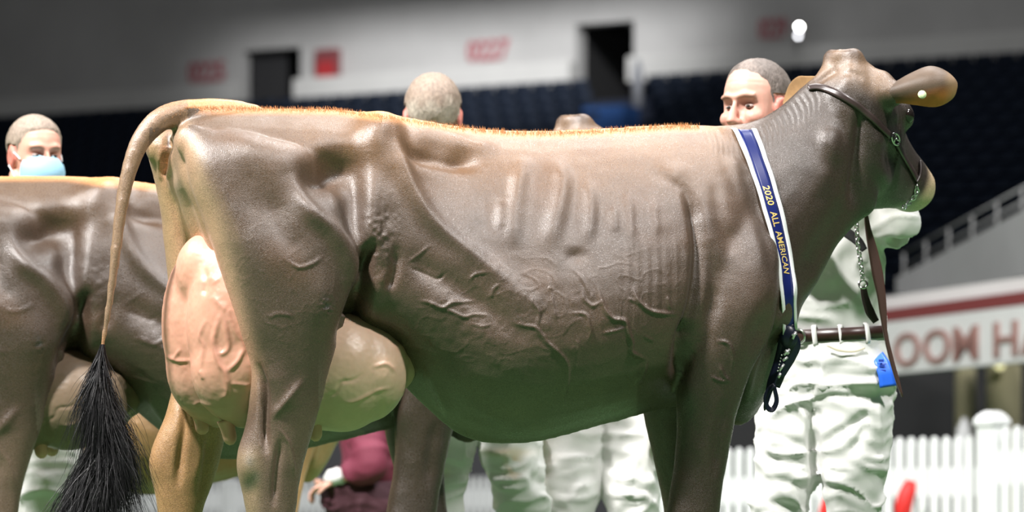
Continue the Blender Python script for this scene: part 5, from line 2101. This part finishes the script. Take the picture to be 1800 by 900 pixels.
person(mx, YAW, 1.0, 'man in stained white trousers seen from behind, grey head above the cow back', Jm,
       [(-.2, -.035), (-.09, -.035), (-.03, -.03), (-.02, .018), (.01, .026), (.04, .04), (.08, .07), (.125, .09), (.2, .12)],
       [(.3, .23, .18), (.62, .57, .48), (.24, .18, .13)], skin_col=(.68, .4, .31), trousers='stained_cloth', head_yaw=math.radians(-8), head_pitch=math.radians(12), vox=.006, head_k=1.17, trouser_post=stain)

# ---- person whose white trousers show between belly and foreleg
px4 = xy(1058, 13.5)
YAW = math.radians(262); cy, sy = math.cos(YAW), math.sin(YAW)
J4 = {q: tuple(np.array(w_) * np.array([1, 1, .905])) for q, w_ in STAND.items()}
J4['hpL'] = to_local(px4, 1106, 690, 13.5); J4['hpR'] = to_local(px4, 1008, 690, 13.5)
J4['knL'] = to_local(px4, 1110, 865, 13.42); J4['knR'] = to_local(px4, 1004, 865, 13.42); J4['anL'] = to_local(px4, 1118, 1085, 13.5); J4['anR'] = to_local(px4, 1004, 1085, 13.5)
person(px4, YAW, 1.0, 'person hidden by the cow, only creased white trouser legs showing under the belly', J4, [(-.2, -.04), (-.05, -.03), (.04, .04), (.1, .07), (.2, .1)], [(.1, .07, .05)] * 3, vox=.007)

# ---- masked man at the left
lx = xy(52, 12.95)
YAW = math.radians(302); cy, sy = math.cos(YAW), math.sin(YAW)
Jl = dict(STAND)
Jl['head'] = to_local(lx, 62, 273, 12.9); Jl['chest'] = to_local(lx, 50, 400, 12.95); Jl['hip'] = to_local(lx, 55, 640, 12.95)
for q, a in (('sh', 440), ('el', 560), ('wr', 650)):
    pass
Jl['shL'] = to_local(lx, 140, 415, 12.85); Jl['shR'] = to_local(lx, -45, 415, 13.0); Jl['elL'] = to_local(lx, 160, 560, 12.85); Jl['elR'] = to_local(lx, -70, 560, 12.95)
Jl['wrL'] = to_local(lx, 150, 640, 12.75); Jl['wrR'] = to_local(lx, -40, 650, 12.8)
Jl['hpL'] = to_local(lx, 88, 680, 12.95); Jl['hpR'] = to_local(lx, 5, 680, 12.98); Jl['knL'] = to_local(lx, 84, 880, 12.9); Jl['knR'] = to_local(lx, 2, 880, 12.95)
Jl['anL'] = to_local(lx, 84, 1085, 12.95); Jl['anR'] = to_local(lx, 0, 1085, 13.0)
lman, HMl = person(lx, YAW, 1.0, 'grey-haired man in a pale blue face mask behind the dark cow at the left edge', Jl,
                   [(-.2, -.05), (-.06, -.045), (-.03, -.03), (-.02, .02), (.01, .03), (.04, .044), (.065, .055), (.082, .08), (.095, .09), (.2, .12)],
                   [(.3, .24, .19), (.4, .36, .3), (.24, .18, .14)], skin_col=(.7, .37, .28), head_pitch=math.radians(6), vox=.0055, head_k=1.08, flush=.7)
hm3 = np.array(HMl.to_3x3()); ht = np.array(HMl.translation)
g = Geo()
R = []
for z, xf, hw in ((-.004, .103, .024), (-.015, .112, .046), (-.035, .121, .062), (-.055, .124, .067), (-.08, .119, .066), (-.1, .112, .06), (-.118, .1, .05)):
    a = np.linspace(-1, 1, 25)
    x = .02 + (xf - .02) * np.cos(a * 1.35) ** .75
    outer = np.stack([x, hw * 1.12 * np.sin(a * 1.35) / math.sin(1.35), np.full(25, z) + .012 * a * a * (1 if z > -.06 else -.2)], 1)
    R.append(outer)
v = np.concatenate(R); nr = len(R)
f = [(i * 25 + k, i * 25 + k + 1, i * 25 + 26 + k, i * 25 + 25 + k) for i in range(nr - 1) for k in range(24)]
inn = v.copy(); inn[:, 0] -= .003; inn[:, 1] *= .97
m_ = len(v)
f2 = [tuple(q + m_ for q in t[::-1]) for t in f]
edge = [i for i in range(25)] + [i * 25 + 24 for i in range(1, nr)] + [(nr - 1) * 25 + i for i in range(23, -1, -1)] + [i * 25 for i in range(nr - 2, 0, -1)]
f3 = [(edge[i], edge[i - 1], edge[i - 1] + m_, edge[i] + m_) for i in range(len(edge))]
allv = np.concatenate([v, inn]) @ hm3.T + ht
g.add(allv, f + f2 + f3)
mo = link('face_mask', g.mesh('face_mask'), M['mask'], lman)
mo['label'] = 'pale blue pleated face mask'
for s in (-1, 1):
    for z0, z1 in ((-.015, .012), (-.1, -.035)):
        g = Geo()
        pts = np.array([(.045, s * .071, z0), (.02, s * .079, (z0 + z1) / 2 + .004), (-.012, s * .083, z1)])
        g.tube(catmull(pts, 10) @ hm3.T + ht, .0022, 6)
        link('ear_loop', g.mesh('ear_loop'), M['mask_loop'], mo)

# ---- crouching person in maroon far behind
cx = xy(650, 16.2)
YAW = math.radians(190); cy, sy = math.cos(YAW), math.sin(YAW)
D_ = 16.2
tl = lambda px, py, dd=0: to_local(cx, px, py, D_ + dd)
Jc = dict(hip=tl(668, 880), chest=tl(650, 730), head=tl(632, 640), shL=tl(640, 745, -.18), shR=tl(660, 745, .18), elL=tl(652, 818, -.25), elR=tl(668, 825, .25), wrL=tl(606, 838, -.22), wrR=tl(612, 845, .1),
          hpL=tl(662, 895, -.1), hpR=tl(664, 895, .1), knL=tl(606, 862, -.12), knR=tl(612, 870, .14), anL=tl(622, 1060, -.1), anR=tl(628, 1060, .12))
person(cx, YAW, 1.0, 'crouching person in a maroon top glimpsed between the legs of the cows', Jc, [(-.2, -.04), (-.05, -.03), (.04, .04), (.1, .07), (.2, .1)], [(.1, .07, .05)] * 3,
       shirt='maroon_cloth', trousers='dark_cloth', belt=False, vox=.009)
c = np.array(at(590, 838, 15.98))
g = Geo(); g.ell((0, 0, 0), [np.array([.05, 0, .012]), np.array([0, .04, 0]), np.array([-.01, 0, .035])], 18, 12)
me = g.mesh('white_towel'); v = get_np(me); set_co(me, folds(v, normals_np(me), .008, (30, 30, 30), 2))
o = link('white_towel', me, M['white_cloth']); o.location = tuple(c)
tag(o, 'crumpled white towel held out by the crouching person in maroon', 'towel')
